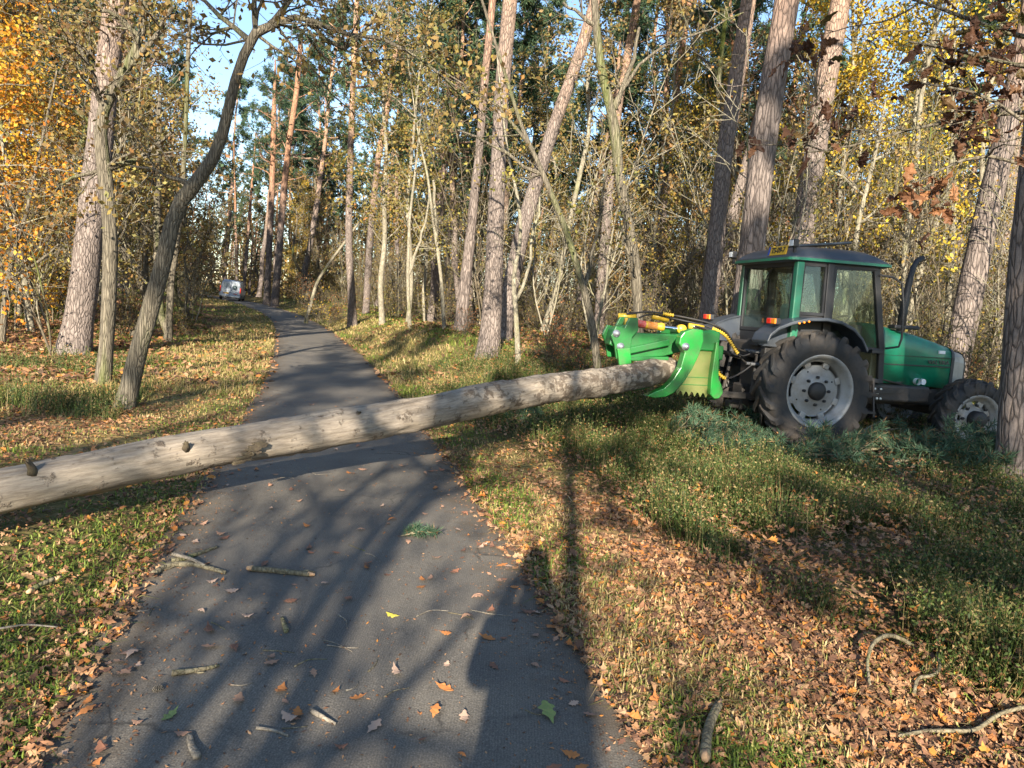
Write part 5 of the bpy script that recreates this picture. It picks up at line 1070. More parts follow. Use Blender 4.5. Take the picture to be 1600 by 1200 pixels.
# ------------------------------------------------------------------ the log
m, ns, ls, bs = new_mat('weathered_log')
tc = ns.new('ShaderNodeTexCoord'); mp = ns.new('ShaderNodeMapping'); mp.inputs['Scale'].default_value = (.13, 1, 1); ls.new(tc.outputs['Object'], mp.inputs['Vector']); v = mp.outputs[0]
n1 = node(ns, 'ShaderNodeTexNoise', Scale=48.0, Detail=8.0, Roughness=.75); ls.new(v, n1.inputs['Vector'])
n2 = node(ns, 'ShaderNodeTexNoise', Scale=7.5, Detail=6.0, Roughness=.65); ls.new(v, n2.inputs['Vector'])
n3 = node(ns, 'ShaderNodeTexNoise', Scale=9.0, Detail=5.0, Roughness=.7); ls.new(tc.outputs['Object'], n3.inputs['Vector'])
n5 = node(ns, 'ShaderNodeTexNoise', Scale=2.0, Detail=2.0); ls.new(tc.outputs['Object'], n5.inputs['Vector'])
r1 = ramp(ns, [(.25, (.105, .085, .066)), (.42, (.235, .198, .158)), (.58, (.33, .285, .232)), (.8, (.45, .395, .335))]); ls.new(n1.outputs[0], r1.inputs[0])
r2 = ramp(ns, [(.3, (.45, .43, .42)), (.48, (.85, .83, .81)), (.65, (1.1, 1.06, 1.0))]); ls.new(n2.outputs[0], r2.inputs[0])
c = mix(ns, ls, 1.0, r1.outputs[0], r2.outputs[0], 'MULTIPLY')
sx = ns.new('ShaderNodeSeparateXYZ'); ls.new(tc.outputs['Object'], sx.inputs[0])
mr = node(ns, 'ShaderNodeMapRange'); mr.inputs['From Min'].default_value = 5.0; mr.inputs['From Max'].default_value = 9.4; mr.inputs['To Min'].default_value = .0; mr.inputs['To Max'].default_value = .14; ls.new(sx.outputs['X'], mr.inputs['Value'])
ad = node(ns, 'ShaderNodeMath', operation='ADD'); ls.new(n3.outputs[0], ad.inputs[0]); ls.new(mr.outputs[0], ad.inputs[1])
r3 = ramp(ns, [(.585, (0, 0, 0)), (.66, (.8, .8, .8))]); ls.new(ad.outputs[0], r3.inputs[0])
c = mix(ns, ls, r3.outputs[0], c, (.085, .062, .045))
rd = ramp(ns, [(.66, (0, 0, 0)), (.74, (.6, .6, .6))]); ls.new(n5.outputs[0], rd.inputs[0]); c = mix(ns, ls, rd.outputs[0], c, (.30, .20, .13))
ls.new(c, bs.inputs['Base Color']); bs.inputs['Roughness'].default_value = .85; bs.inputs['Specular IOR Level'].default_value = .2
ad2 = node(ns, 'ShaderNodeMath', operation='MULTIPLY_ADD'); ad2.inputs[1].default_value = .5; ls.new(n1.outputs[0], ad2.inputs[0]); ls.new(r3.outputs[0], ad2.inputs[2]); bump(ns, ls, bs, ad2.outputs[0], .7, .012)
M['log'] = m
M['stub'] = paint('dark_knot', (.075, .055, .035), .9, dirt=.8, dirt_col=(.16, .13, .07), scale=12, bumpy=.8)
A0 = at(0, 770, 4.45); B0 = at(1046, 577.5, 10.15); dv = norm(B0 - A0); Lg = np.linalg.norm(B0 - A0); ext = 2.6
while A0[2] - dv[2] * ext < float(H(A0[0] - dv[0] * ext, A0[1] - dv[1] * ext)) + .12: ext -= .05
S0 = A0 - dv * ext
LG = thing('log', 'long pale felled pine log lifted across the path from the left edge to the grapple', 'log', S0)
ax = B0 - S0; LGL = np.linalg.norm(ax); LG.rotation_euler = Vector(ax).to_track_quat('X', 'Z').to_euler()
xs = np.arange(0, LGL + .01, .035); t_ = (xs - ext) / (LGL - ext)
rad = np.interp(t_, [-.5, 0, .33, .66, .9, 1.0], [.120, .139, .152, .165, .168, .160])
seg = 64; th = np.arange(seg) * 2 * np.pi / seg
bend = .035 * np.sin(t_ * 3.1) + .012 * np.sin(t_ * 13); by = .035 * np.sin(t_ * 5 + 1) + .015 * np.sin(t_ * 11)
# photo: axis sags a little towards the left, rises towards the butt
nzv = vnoise(np.repeat(xs[:, None], seg, 1), 3 + 1.2 * np.cos(th)[None] + 0 * xs[:, None], 2.0, 61) + vnoise(np.repeat(xs[:, None], seg, 1), 3 + 1.2 * np.sin(th)[None] + 0 * xs[:, None], 2.0, 62) - 1
nz2 = vnoise(np.repeat(xs[:, None], seg, 1), 9 + 1.6 * np.cos(th)[None] + 2 * np.sin(th)[None], 6.0, 63) - .5
RR = rad[:, None] * (1 + .10 * nzv + .05 * nz2)
for xk, ak, amp in ((4.55, -1.2, .25), (2.9, -1.4, .2), (7.3, 2.2, .14), (8.4, -2.0, .16), (9.6, 1.5, .12)):
    da = np.angle(np.exp(1j * (th - ak))); RR = RR * (1 + amp * np.exp(-((xs[:, None] - xk) / .16) ** 2 - (da[None] / .55) ** 2))
pm_ = vnoise(np.repeat(xs[:, None], seg, 1), 5 + 1.5 * np.cos(th)[None] + 1.1 * np.sin(th)[None], 3.2, 65) + np.interp(xs, [5, LGL], [0, .22])[:, None]
RR = RR + .010 * smoothstep(.62, .68, pm_) + .006 * (vnoise(np.repeat(xs[:, None], seg, 1), 2 + 2 * np.cos(th)[None] + 2 * np.sin(th)[None], 14, 66) - .5)
V = np.stack([np.repeat(xs[:, None], seg, 1), by[:, None] + RR * np.cos(th), bend[:, None] + RR * np.sin(th)], -1)
n = len(xs); i = np.arange(n - 1)[:, None] * seg; j = np.arange(seg)[None]; k = (j + 1) % seg
F = np.stack([i + j, i + k, i + seg + k, i + seg + j], -1).reshape(-1, 4).tolist() + [list(range(seg))[::-1], list(range((n - 1) * seg, n * seg))]
part('stem', [(V.reshape(-1, 3), F)], M['log'], LG, True)
LM = (Matrix.Translation(LG.location) @ LG.rotation_euler.to_matrix().to_4x4()).inverted()
def on_log(px, py, out=.0):
    """where the ray through a photo pixel meets the log's skin, in log coordinates, and the outward direction there"""
    o_ = LM @ Vector((0, 0, CAM_H)); d_ = (LM.to_3x3() @ ray(px, py)).normalized(); t = 0
    for _ in range(400):
        p = o_ + d_ * t; r_ = math.hypot(p.y, p.z) - float(np.interp(p.x, xs, rad)); t += max(r_ * .7, .002)
        if r_ < .003: break
    p = o_ + d_ * t; q = Vector((0, p.y, p.z)).normalized(); return np.array(p), np.array(q)
for px, py, ln, rr_, lbl in ((52, 735, .10, .020, 'broken_branch_stub'), (292, 697, .05, .015, 'broken_branch_stub'), (395, 708, .05, .018, 'broken_branch_stub'), (560, 646, .015, .022, 'broken_branch_stub')):
    p, q = on_log(px, py); d = norm(q + np.array([-.5, 0, .25])); sd = norm(np.cross(d, UP)); tr = []
    tr.append(tube(np.array([p - q * .04, p + d * ln * .3, p + d * ln * .75, p + d * ln]), [rr_ * 1.9, rr_ * 1.1, rr_ * .8, rr_ * .25], 9, cap=True, rough=.14))
    for s_ in range(4): tr.append(tube(np.array([p + rng.normal(0, .01, 3), p + d * ln * rng.uniform(.8, 1.25) + rng.normal(0, .012, 3)]), [rr_ * .45, .003], 5))
    part(lbl, tr, M['stub'], LG, True)
tr = []
for q_ in range(26):
    px, py = rng.uniform(372, 412), 0; py = 722 - (px - 372) * .75 + rng.normal(0, 3); p, q = on_log(px, py); tr.append(moved(box(-.045, .045, -.016, .016, -.008, .008, .004), p + q * .003))
part('torn_bark', tr, M['stub'], LG)

# ------------------------------------------------------------------ the van
M['van_white'] = paint('van_white', (.37, .42, .48), .35, dirt=.35, dirt_col=(.34, .36, .36), scale=2, coat=.4)
M['van_glass'] = paint('van_glass', (.30, .36, .40), .08, dirt=.2, dirt_col=(.4, .45, .45), coat=.6)
M['logo_blue'] = paint('logo_teal', (.02, .06, .07), .4, dirt=.1)
M['logo_pale'] = paint('logo_pale', (.35, .42, .42), .4, dirt=.1)
vx = at(358, 460, 66); vz = float(H(vx[0], 66)) + .03
VN = thing('van', 'small white panel van parked askew beside the far end of the path', 'van', (vx[0], 66, vz), (math.radians(0), math.radians(0), 0))
VN.rotation_euler = Matrix.Rotation(math.radians(90 + 14), 3, 'Z').to_euler(); VN.rotation_mode = 'XYZ'
Rv = Matrix.Rotation(math.radians(90 + 14), 3, 'Z') @ Matrix.Rotation(math.radians(5.5), 3, 'X'); VN.rotation_euler = Rv.to_euler()
def vsec(x, zt, zb, wb, wt):
    return [(x, -wb, zb), (x, -wb - .01, zb + .35), (x, -wb + .01, zb + .62), (x, -wt, zt - .12), (x, -wt + .10, zt - .02), (x, 0, zt), (x, wt - .10, zt - .02), (x, wt, zt - .12), (x, wb - .01, zb + .62), (x, wb + .01, zb + .35), (x, wb, zb)]
body = part('body', [loft([vsec(0, 1.72, .36, .84, .70), vsec(.06, 1.82, .30, .88, .74), vsec(.5, 1.87, .28, .89, .76), vsec(2.5, 1.85, .28, .89, .75), vsec(3.05, 1.45, .28, .89, .72), vsec(3.4, 1.05, .28, .88, .76), vsec(4.2, .88, .3, .84, .7), vsec(4.35, .7, .35, .78, .65)])], M['van_white'], VN, True)
for a, b, nm in ((-.80, -.01, 'rear_door'), (.01, .80, 'rear_door')):
    d_ = part('rear_door', [loft([[(-.012, a, .52), (-.012, b, .52), (-.012, b * .98, 1.05), (-.01, b * .86 if b > .1 else b, 1.68), (-.01, a * .86 if a < -.1 else a, 1.68), (-.012, a * .98, 1.05)], [(.03, a, .52), (.03, b, .52), (.03, b * .98, 1.05), (.03, b * .86 if b > .1 else b, 1.68), (.03, a * .86 if a < -.1 else a, 1.68), (.03, a * .98, 1.05)]])], M['van_white'], VN)
    if b > 0.1: part('rear_window', [box(-.02, -.008, .10, .60, 1.15, 1.58, .01)], M['van_glass'], d_)
    else:
        lg = part('round_logo', [(np.array([(-.018, -.36 + .21 * math.cos(t), 1.22 + .21 * math.sin(t)) for t in np.linspace(0, 2 * math.pi, 33)[:-1]] + [(-.010, -.36 + .21 * math.cos(t), 1.22 + .21 * math.sin(t)) for t in np.linspace(0, 2 * math.pi, 33)[:-1]]), [list(range(32))[::-1]] + [[k, (k + 1) % 32, 32 + (k + 1) % 32, 32 + k] for k in range(32)])], M['logo_blue'], d_)
        part('logo_figure', [moved(prism([(-.09, -.10), (-.03, -.10), (-.02, .10), (-.06, .11)], -.004, .004), (0, 0, 0)), prism([(.02, -.10), (.09, -.10), (.10, .10), (.06, .13), (.03, .08)], -.004, .004)], M['logo_pale'], lg, False, (-.022, -.36, 1.22), (0, 0, -math.pi / 2))
        part('decal', [box(-.017, -.009, -.62, -.30, .62, .70)], M['decal_red'], d_)
part('bumper', [box(-.07, .12, -.86, .86, .36, .52, .03)], M['van_white'], VN)
part('underbody', [box(.1, 4.2, -.80, .80, .2, .34)], M['black'], VN)
plate(VN, M['plate_yellow'], '25-VG-TR', .50, .12, (-.022, .36, .66), (math.radians(90), 0, -math.pi / 2), True, .1)
for sd in (-1, 1):
    part('tail_light', [box(-.01, .06, sd * .845 - .05, sd * .845 + .05, .75, 1.25, .01)], M['red_lens'], VN)
    part('side_window', [prism([(2.45, 1.12), (3.25, 1.10), (2.85, 1.55), (2.42, 1.62)], sd * .865 - .01, sd * .865 + .01)], M['van_glass'], VN)
    part('mirror', [box(2.95, 3.1, sd * 1.0 - .1, sd * 1.0 + .1, 1.02, 1.22, .03)], M['black'], VN)
    for wx in (.75, 3.45):
        wl_ = part('wheel', [moved(lathe_y([(.19, -.1), (.28, -.1), (.315, -.07), (.315, .07), (.28, .1), (.19, .1)], 28, closed=True), (0, 0, 0))], M['rubber'], VN, True, (wx, sd * .80, .315))
        part('hubcap', [lathe_y([(.2, sd * .09), (.1, sd * .11), (0, sd * .11)], 20)], M['rim'], wl_, True)

SHADERS = [('bare_oak', 0, -.9, -9, 1.0), ('bare_oak', 3, -2.4, -6.5, .85), ('bare_oak', 2, -1.5, -5.5, .95), ('pine', 0, -.05, -7, .55), ('pine', 1, 4.0, -14.0, .76), ('pine', 2, 5.9, -13.5, .78), ('pine', 4, -6.5, -20, .8), ('pine', 4, 4.9, -18.0, .84)]

# ------------------------------------------------------------------ sticks, boughs and loose things on the ground
M['stick'] = bark('stick_bark', (.08, .065, .04), (.22, .19, .12), moss=.3, size=30, vscale=.4, bstr=.4)
M['fresh_wood'] = paint('fresh_wood', (.50, .30, .16), .8, dirt=.4, dirt_col=(.3, .18, .1), scale=20)
M['bleached'] = bark('bleached_stick', (.13, .11, .085), (.27, .235, .185), size=30, vscale=.3, bstr=.3)
def stick(name, label, cat, pts, r0, r1, mat='stick', ends=False, side=(), lift=0.0, group=None, rough=.11):
    W = np.array([on_ground(*p[:2]) for p in pts]); W[:, 2] = path_z(W[:, 0], W[:, 1]) + np.linspace(r0, r1, len(W)) * .9 + np.array([p[2] if len(p) > 2 else lift for p in pts])
    c = W.mean(0); W = W - c
    L = np.concatenate([[0], np.cumsum(np.linalg.norm(np.diff(W, axis=0), axis=1))]); tt = np.linspace(0, L[-1], max(6, int(L[-1] / .03) + 4)); Q = np.stack([np.interp(tt, L, W[:, q]) for q in range(3)], -1)
    for _ in range(3): Q[1:-1] = Q[1:-1] * .5 + (Q[:-2] + Q[2:]) * .25
    t = thing(name, label, cat, c, group=group); ch = [tube(Q, np.linspace(r0, r1, len(Q)), 9, cap=True, rough=rough)]
    for f, ang, ln in side:
        i0 = int(f * (len(Q) - 2)); d = norm(Q[i0 + 1] - Q[i0]); s_ = norm(np.cross(d, UP)); e = norm(d * math.cos(ang) + s_ * math.sin(ang)); ch.append(tube(np.array([Q[i0], Q[i0] + e * ln * .5 + rng.normal(0, .01, 3) * UP, Q[i0] + e * ln]), [r0 * .5, r0 * .35, r0 * .15], 6))
    part('stem', ch, M[mat], t, True)
    if ends: [part('broken_end', [c_], M['fresh_wood'], t, True) for c_ in (tube(np.array([Q[0] - norm(Q[1] - Q[0]) * .025, Q[0] + norm(Q[1] - Q[0]) * .01]), [r0 * .6, r0 * 1.04], 9, cap=True, rough=.12), tube(np.array([Q[-1] - norm(Q[-1] - Q[-2]) * .01, Q[-1] + norm(Q[-1] - Q[-2]) * .03]), [r1 * 1.04, r1 * .5], 9, cap=True, rough=.12))]
    return t
stick('branch', 'short thick mossy branch with fresh orange broken ends lying on the asphalt', 'branch', [(392, 899), (430, 902), (484, 908)], .020, .015, ends=True, side=[(.9, -.4, .10)])
stick('branch', 'forked mossy branch reaching onto the asphalt from the left grass edge', 'branch', [(238, 905), (262, 890), (300, 888), (352, 903)], .018, .011, side=[(.15, .5, .10)])
stick('branch', 'thin dark branch pointing up the path beside the forked mossy branch', 'branch', [(268, 884), (290, 880), (318, 869), (340, 861)], .018, .008)
stick('branch', 'split reddish bark strip lying along the forked mossy branch', 'branch', [(270, 880, .03), (295, 886, .03), (320, 893, .01)], .014, .008, mat='bleached')
stick('branch', 'lichen covered broken branch low on the left of the asphalt', 'branch', [(268, 1064), (300, 1060), (322, 1056), (342, 1050)], .014, .007, ends=False, side=[(.5, .6, .05)])
stick('branch', 'upright knobbly chunk of branch left of the middle of the asphalt', 'branch', [(447, 998), (443, 985), (440, 975)], .011, .007, rough=.2)
stick('branch', 'pale chunk of rotten branch at the bottom edge of the asphalt', 'branch', [(308, 1198), (298, 1178), (296, 1160)], .014, .009, mat='bleached', rough=.25)
stick('wood_chip', 'orange brown splinter of wood near the bottom middle of the asphalt', 'wood chip', [(486, 1124), (505, 1134), (524, 1144)], .010, .005, mat='bleached')
stick('twig', 'bleached white twig left of the orange brown splinter', 'twig', [(400, 1150), (425, 1152), (450, 1162)], .006, .004, mat='bleached')
stick('branch', 'dark mossy branch with a broken white end at the bottom right edge of the asphalt', 'branch', [(1100, 1200), (1103, 1165), (1110, 1140), (1122, 1115)], .022, .015, ends=True, lift=.03)
stick('branch', 'grey lichen covered branch curled like a hook in the leaf litter', 'branch', [(1358, 1078, .02), (1352, 1055, .06), (1358, 1038, .10), (1378, 1028, .12), (1400, 1026, .10), (1424, 1028, .06)], .008, .010)
stick('branch', 'grey crooked twig bent at a right angle beside the hooked branch', 'branch', [(1427, 1092, .01), (1431, 1070, .04), (1455, 1072, .04), (1467, 1062, .05), (1463, 1035, .05)], .008, .006)
stick('branch', 'long thin grey branch lying in the bilberry at the right edge', 'branch', [(1480, 944, .12), (1530, 928, .14), (1570, 921, .15), (1615, 916, .15)], .007, .010)
stick('branch', 'thin branch lying in the leaves at the bottom right corner', 'branch', [(1400, 1160, .02), (1450, 1154, .03), (1520, 1156, .03), (1560, 1130, .04), (1600, 1120, .04)], .008, .010)
stick('branch', 'pale forked branch lying in the grass behind the tractor wheel', 'branch', [(1118, 690, .05), (1150, 672, .12), (1180, 668, .15), (1205, 655, .2)], .010, .006, side=[(.4, -.8, .3)], mat='bleached')
stick('branch', 'pale dead branch sloping up in front of the tractor belly', 'branch', [(1290, 712, .05), (1345, 690, .15), (1400, 668, .25), (1450, 640, .35)], .014, .005, side=[(.5, .5, .35), (.7, -.5, .3)], mat='bleached')
stick('branch', 'dead branch lying across the bough pile below the tractor step', 'branch', [(1250, 722, .04), (1310, 700, .14), (1370, 690, .18), (1430, 684, .14)], .012, .005, side=[(.4, .6, .4), (.7, .5, .3)], mat='bleached')
stick('branch', 'short broken branch end pointing out of the left grass', 'branch', [(48, 932, .02), (70, 922, .03), (88, 917, .04)], .014, .012, ends=True)
stick('twig', 'long straw coloured twig lying in the bottom left grass', 'twig', [(0, 996, .04), (40, 992, .05), (90, 993, .04)], .005, .003, mat='bleached')
TW = ((505, 1010, 550, 1028), (460, 1052, 510, 1040), (510, 1018, 560, 1022), (652, 940, 668, 968), (650, 972, 700, 962), (700, 965, 740, 975), (570, 872, 595, 886), (545, 858, 570, 868), (640, 930, 660, 895), (410, 1026, 460, 1030), (205, 960, 240, 955), (232, 968, 250, 954), (735, 960, 800, 968),
      (655, 1010, 700, 1020), (360, 1080, 395, 1076), (575, 1060, 590, 1040), (540, 1090, 560, 1075), (820, 1118, 848, 1125), (300, 1040, 340, 1030), (440, 1150, 480, 1146), (528, 970, 542, 992), (600, 1100, 640, 1085), (480, 735, 520, 745), (640, 715, 690, 730), (420, 760, 460, 752), (330, 980, 352, 992))
for k, (a, b, c_, d) in enumerate(TW):
    mx_, my_ = (a + c_) / 2 + rng.normal(0, 5), (b + d) / 2 + rng.normal(0, 4)
    if k % 5 == 3: continue
    stick('twig', 'thin dry twig lying on the asphalt among the leaves', 'twig', [(a, b), (mx_, my_), (c_, d)], .0032, .0018, mat='stick' if k % 2 else 'bleached', group='twigs scattered on the asphalt')
# pine cone
PC = thing('pine_cone', 'small grey pine cone on the left of the asphalt', 'pine cone', on_ground(247, 1086) + np.array([0, 0, .026]), (0, 1.2, .5)); PC.scale = (.72,) * 3
part('core', [tube([(0, 0, -.03), (0, 0, -.015), (0, 0, .01), (0, 0, .03)], [.008, .018, .015, .004], 8, cap=True)], M['stub'], PC, True)
ch = []
for k in range(48):
    a = k * 2.4; f = k / 48; r_ = .021 * math.sin(math.pi * (.18 + .75 * f)); z = -.028 + .055 * f; b_ = box(-.004, .007, -.006, .006, -.002, .002, .001); V = np.array(b_[0]) + np.array([r_, 0, z]); ch.append((np.stack([V[:, 0] * math.cos(a) - V[:, 1] * math.sin(a), V[:, 0] * math.sin(a) + V[:, 1] * math.cos(a), V[:, 2]], -1), b_[1]))
part('scales', ch, M['bleached'], PC)
# pine sprig on the path and the cut pine boughs round the tractor
def bough(name, label, c, L, wd, n, az, group=None, h=.25, seed=0, nl=.10, arch=.3):
    t = thing(name, label, 'pine bough', c, (0, 0, az), group); tr, tips = [], []
    P = np.array([(f * L, 0, .02 + arch * h * math.sin(f * 2.6)) for f in np.linspace(0, 1, 8)]); tr.append(tube(P, np.linspace(.02 * L, .006, 8), 6))
    for q in range(int(10 + 8 * L)):
        i0 = rng.integers(1, 7); sd = rng.choice([-1, 1]); branch(P[i0], (.8, sd * .7, rng.uniform(-.1, .6)), wd * rng.uniform(.4, 1), .007, 1, tr, tips, 2, kids=(3, 4, 2), ratio=.5, step=.07, wob=.15, rmin=.002, seg=(5, 4, 3, 3))
    part('stem', tr, M['stick'], t, True)
    A = pick(tips, n); part('needles', [tufts(A, norm(rng.normal(0, .6, (n, 3)) + np.array([.7, 0, .5])), nl, .0028 if L < .5 else .0045, 9)], M['bough_needles'], t)
    return t
bough('pine_sprig', 'small green pine sprig lying on the asphalt', on_ground(625, 846) + np.array([0, 0, .02]), .22, .10, 70, .35, h=.05, nl=.075)
for k, (px, py, L, az, lb) in enumerate(((1035, 690, 1.0, .6, 'blue green cut pine bough nearest the grapple'), (1075, 712, .8, .1, 'cut pine bough lying in the grass left of the rear wheel'), (1190, 735, 1.1, .3, 'cut pine bough in front of the rear wheel'), (1300, 722, 1.3, .2, 'large cut pine bough below the tractor step'),
        (1390, 730, 1.2, -.2, 'cut pine bough between the two right tractor wheels'), (1450, 735, 1.2, .3, 'cut pine bough in front of the front wheel'), (1240, 705, 1.0, 2.6, 'cut pine bough leaning on the rear tyre'), (1500, 745, .9, 2.4, 'cut pine bough beside the dark right trunk'), (790, 672, .5, .8, 'small pine bough in the shadow of the log'))):
    bough('pine_bough', lb, on_ground(px, py) + np.array([0, 0, .04]), L, .5 * L, int(330 * L), az, h=.45, nl=.13)
x_, y_ = [], []
q = [on_ground(rng.uniform(1180, 1560), rng.uniform(668, 745)) for _ in range(900)]; q = np.array(q)
tag(obj('needle_litter', mesh_data('needle_litter', [tufts(q + np.array([0, 0, .08]) + rng.normal(0, .04, q.shape), norm(rng.normal(0, .8, q.shape) + UP * .6), .15, .005, 6)], M['bough_needles'], False)), kind='stuff')
# single leaves on the asphalt
LM_ = []
for v_ in range(8):
    o = OUTL[v_ % 4]; V, F_ = leaf_mesh_arrays(np.zeros((1, 3)), np.array([1.0]), o, tilt=.12, curl=.45); V[:, 2] -= V[:, 2].min(); LM_.append(V)
LCOL = [(.36, .20, .12), (.26, .11, .06), (.42, .28, .20), (.40, .15, .04), (.30, .17, .11), (.16, .075, .045)]
LMAT = [paint('dry_leaf_%s' % n_, c_, .75, dirt=.5, dirt_col=tuple(.6 * u for u in c_), scale=14) for n_, c_ in zip(('tan', 'rust', 'pale', 'orange', 'beige', 'dark'), LCOL)]
LMAT.append(paint('dry_leaf_yellow', (.55, .45, .06), .7, dirt=.4, dirt_col=(.35, .3, .05), scale=14)); LMAT.append(paint('dry_leaf_green', (.16, .22, .06), .7, dirt=.5, dirt_col=(.35, .25, .1), scale=14))
LME = {}
def path_leaf(x, y, v_, mi, size, label, group=None):
    if (v_, mi) not in LME: LME[(v_, mi)] = mesh_data('oak_leaf', [(LM_[v_], np.arange(len(LM_[v_]))[None])], LMAT[mi], False)
    t = obj('oak_leaf', LME[(v_, mi)], None, (x, y, float(path_z(x, y)) + .004), (0, 0, rng.uniform(0, 6.28))); t.scale = (size,) * 3
    tag(t, label, 'leaf', group)
for px, py, v_, mi, sz, lb in ((612, 971, 0, 6, .075, 'bright yellow leaf in the middle of the asphalt'), (543, 946, 1, 1, .08, 'rust red leaf right of the short mossy branch'), (330, 1020, 2, 0, .09, 'tan lobed leaf just above the lichen covered branch' if False else 'tan lobed leaf at the left of the asphalt'), (466, 1128, 3, 3, .075, 'two toned orange leaf fragment beside the splinter'), (265, 1128, 4, 7, .075, 'half green half orange leaf near the bottom left'), (585, 1148, 5, 2, .08, 'pale beige leaf right of the splinter'), (855, 1125, 1, 7, .12, 'greenish oak leaf in the photographer\'s shadow')):
    p = on_ground(px, py); path_leaf(p[0], p[1], v_, mi, sz, lb)
cnt = 0
while cnt < 215:
    r_ = 2.2 * (11 / 2.2) ** rng.random(); y = r_; s = rng.uniform(-1.1, 1.1); s = s if rng.random() < .5 else np.sign(s) * (1.12 - abs(rng.normal(0, .22)))
    x = float(path_x(y)) + s; path_leaf(x, y, int(rng.integers(0, 8)), int(rng.choice(6)), rng.uniform(.035, .085), 'dry brown oak leaf scattered on the asphalt path', 'leaves scattered on the asphalt'); cnt += 1
q = []
for _ in range(4200):  # crumbs of bark, needles and grit
    y = 2.1 * (12 / 2.1) ** rng.random(); q.append((float(path_x(y)) + (rng.uniform(-1.12, 1.12) if _ % 2 else rng.choice([-1, 1]) * (1.13 - abs(rng.normal(0, .2)))), y, 0))
q = np.array(q); q[:, 2] = path_z(q[:, 0], q[:, 1]) + .004
tag(obj('bark_crumbs', mesh_data('bark_crumbs', [leaf_mesh_arrays(q, rng.uniform(.006, .026, len(q)), np.array([(0, -.5), (.22, 0), (.05, .5), (-.2, .1)]), tilt=.3, curl=.4)], M['litter'], False)), kind='stuff')

# ------------------------------------------------------------------ trees behind the camera, whose shade falls into the picture
def shade(kind, seed, x, y, label, **kw):
    return plant(kind, seed, x, y, {'pine': 'pine_tree', 'oak': 'oak_tree', 'oak_brown': 'oak_tree', 'bare_oak': 'oak_tree', 'sapling': 'sapling', 'olive': 'birch_tree'}[kind], label, 'tree', 'trees behind the photographer', **kw)
SB = 'tree standing behind the photographer whose shade falls on the path'
for kind, sd_, x, y, sc in SHADERS: shade(kind, sd_, x, y, SB, scale=sc)

# ------------------------------------------------------------------ the photographer, standing behind the phone
M['jacket'] = paint('dark_jacket', (.03, .035, .05), .85, dirt=.3, bumpy=.2); M['jeans'] = paint('jeans', (.05, .07, .12), .85, dirt=.3, bumpy=.2); M['skin'] = paint('skin', (.50, .30, .22), .55, dirt=.15, dirt_col=(.45, .22, .17)); M['hair'] = paint('brown_hair', (.06, .035, .02), .6, dirt=.3); M['shoe'] = paint('brown_shoes', (.06, .04, .025), .6)
def skinned(name, verts, edges, mat, parent, sub=2):
    me = bpy.data.meshes.new(name); me.from_pydata([v[:3] for v in verts], edges, []); me.materials.append(mat); o = obj(name, me, parent)
    o.modifiers.new('skin', 'SKIN'); 
    sv = me.skin_vertices[0].data if me.skin_vertices else None
    if sv is None:
        me.attributes; 
    for k, v in enumerate(verts): sv[k].radius = (v[3], v[4] if len(v) > 4 else v[3])
    sv[0].use_root = True
    sb = o.modifiers.new('sub', 'SUBSURF'); sb.levels = sub; sb.render_levels = sub; return o
PR = thing('person', 'photographer in dark jacket and jeans holding a phone up on the path', 'person', (.0, -.40, float(H(0, -.40)) + .02))
PR.scale = (1, 1, 1.045)
hz = 1.12
V = [(0, 0, .98, .18, .13), (0, 0, 1.15, .18, .13), (0, .01, 1.32, .19, .13), (0, .0, 1.48, .16, .10), (0, .01, 1.60, .08, .08), (0, .03, 1.68, .085, .09), (0, .035, 1.78, .10, .115), (0, .03, 1.86, .075, .085),
     (.11, 0, .90, .10, .10), (.12, .01, .52, .07, .07), (.12, -.02, .10, .05, .05), (.13, .10, .05, .045, .04), (-.11, 0, .90, .10, .10), (-.12, .01, .52, .07, .07), (-.12, -.02, .10, .05, .05), (-.13, .10, .05, .045, .04),
     (.21, 0, 1.46, .065, .065), (.235, .10, 1.22, .045, .05), (.13, .34, 1.50, .036, .036), (.085, .40, 1.60, .03, .04), (-.21, 0, 1.46, .065, .065), (-.235, .10, 1.22, .045, .05), (-.13, .34, 1.50, .036, .036), (-.085, .40, 1.60, .03, .04)]
E_ = [(0, 1), (1, 2), (2, 3), (3, 4), (4, 5), (5, 6), (6, 7), (0, 8), (8, 9), (9, 10), (10, 11), (0, 12), (12, 13), (13, 14), (14, 15), (3, 16), (16, 17), (17, 18), (18, 19), (3, 20), (20, 21), (21, 22), (22, 23)]
bo = skinned('body', V, E_, M['skin'], PR)
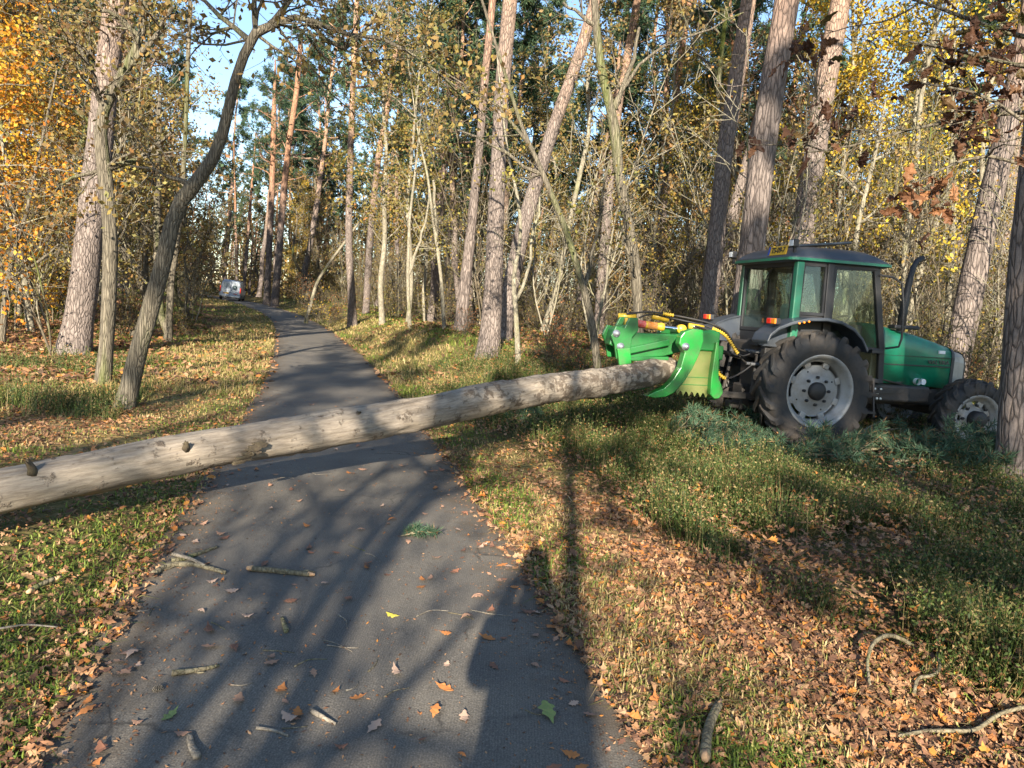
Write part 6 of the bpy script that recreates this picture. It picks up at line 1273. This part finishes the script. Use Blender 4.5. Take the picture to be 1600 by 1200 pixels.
# clothing and hair follow the body a little outside it
def follow(name, idx, eds, mat, grow):
    mp_ = {a: b for b, a in enumerate(idx)}; return skinned(name, [(*V[a][:3], V[a][3] + grow, V[a][4] + grow) for a in idx], [(mp_[a], mp_[b]) for a, b in eds], mat, PR)
follow('jacket', [1, 0, 2, 3, 16, 17, 18, 20, 21, 22], [(0, 1), (1, 2), (2, 3), (3, 16), (16, 17), (17, 18), (3, 20), (20, 21), (21, 22)], M['jacket'], .016)
follow('trousers', [0, 8, 9, 10, 12, 13, 14], [(0, 8), (8, 9), (9, 10), (0, 12), (12, 13), (13, 14)], M['jeans'], .010)
follow('shoes', [10, 11], [(10, 11)], M['shoe'], .02); follow('shoes', [14, 15], [(14, 15)], M['shoe'], .02)
part('hair', [loft([[(.098 * s_ * math.cos(a), -.012 + .115 * s_ * math.sin(a), z) for a in np.linspace(0, 2 * math.pi, 15)[:-1]] for z, s_ in ((1.76, .86), (1.82, .98), (1.88, .92), (1.925, .62), (1.94, .15))])], M['hair'], PR, True)
part('ear', [box(.082, .10, .02, .05, 1.73, 1.79, .008)], M['skin'], PR); part('ear', [box(-.10, -.082, .02, .05, 1.73, 1.79, .008)], M['skin'], PR)
part('nose', [prism([(.0, 0), (.0, .045), (.028, .005)], -.012, .012, .004)], M['skin'], PR, True, (0, .125, 1.735), (0, 0, math.pi / 2))
for sd in (-1, 1):
    part('eye', [moved(lathe_y([(0, .012), (.009, .008), (.012, 0), (.009, -.008), (0, -.012)], 10), (sd * .033, .118, 1.785))], M['ink'], PR, True)
    for f_ in range(4):
        b0_ = np.array([sd * .082, .405, 1.60 + .018 * f_]); part('finger', [tube(np.array([b0_, b0_ + np.array([-sd * .012, .022, .008]), b0_ + np.array([-sd * .034, .03, .008]), b0_ + np.array([-sd * .048, .024, .006])]), [.0095, .009, .008, .006], 8, cap=True)], M['skin'], PR, True)
    part('thumb', [tube(np.array([(sd * .088, .39, 1.60), (sd * .072, .375, 1.63), (sd * .05, .388, 1.65)]), [.012, .010, .007], 8, cap=True)], M['skin'], PR, True)
PH = thing('phone', 'dark phone held up by the photographer', 'phone', (.03, -.052, 1.70)); part('case', [box(-.075, .075, -.006, .006, -.075, .005, .005)], M['black'], PH)
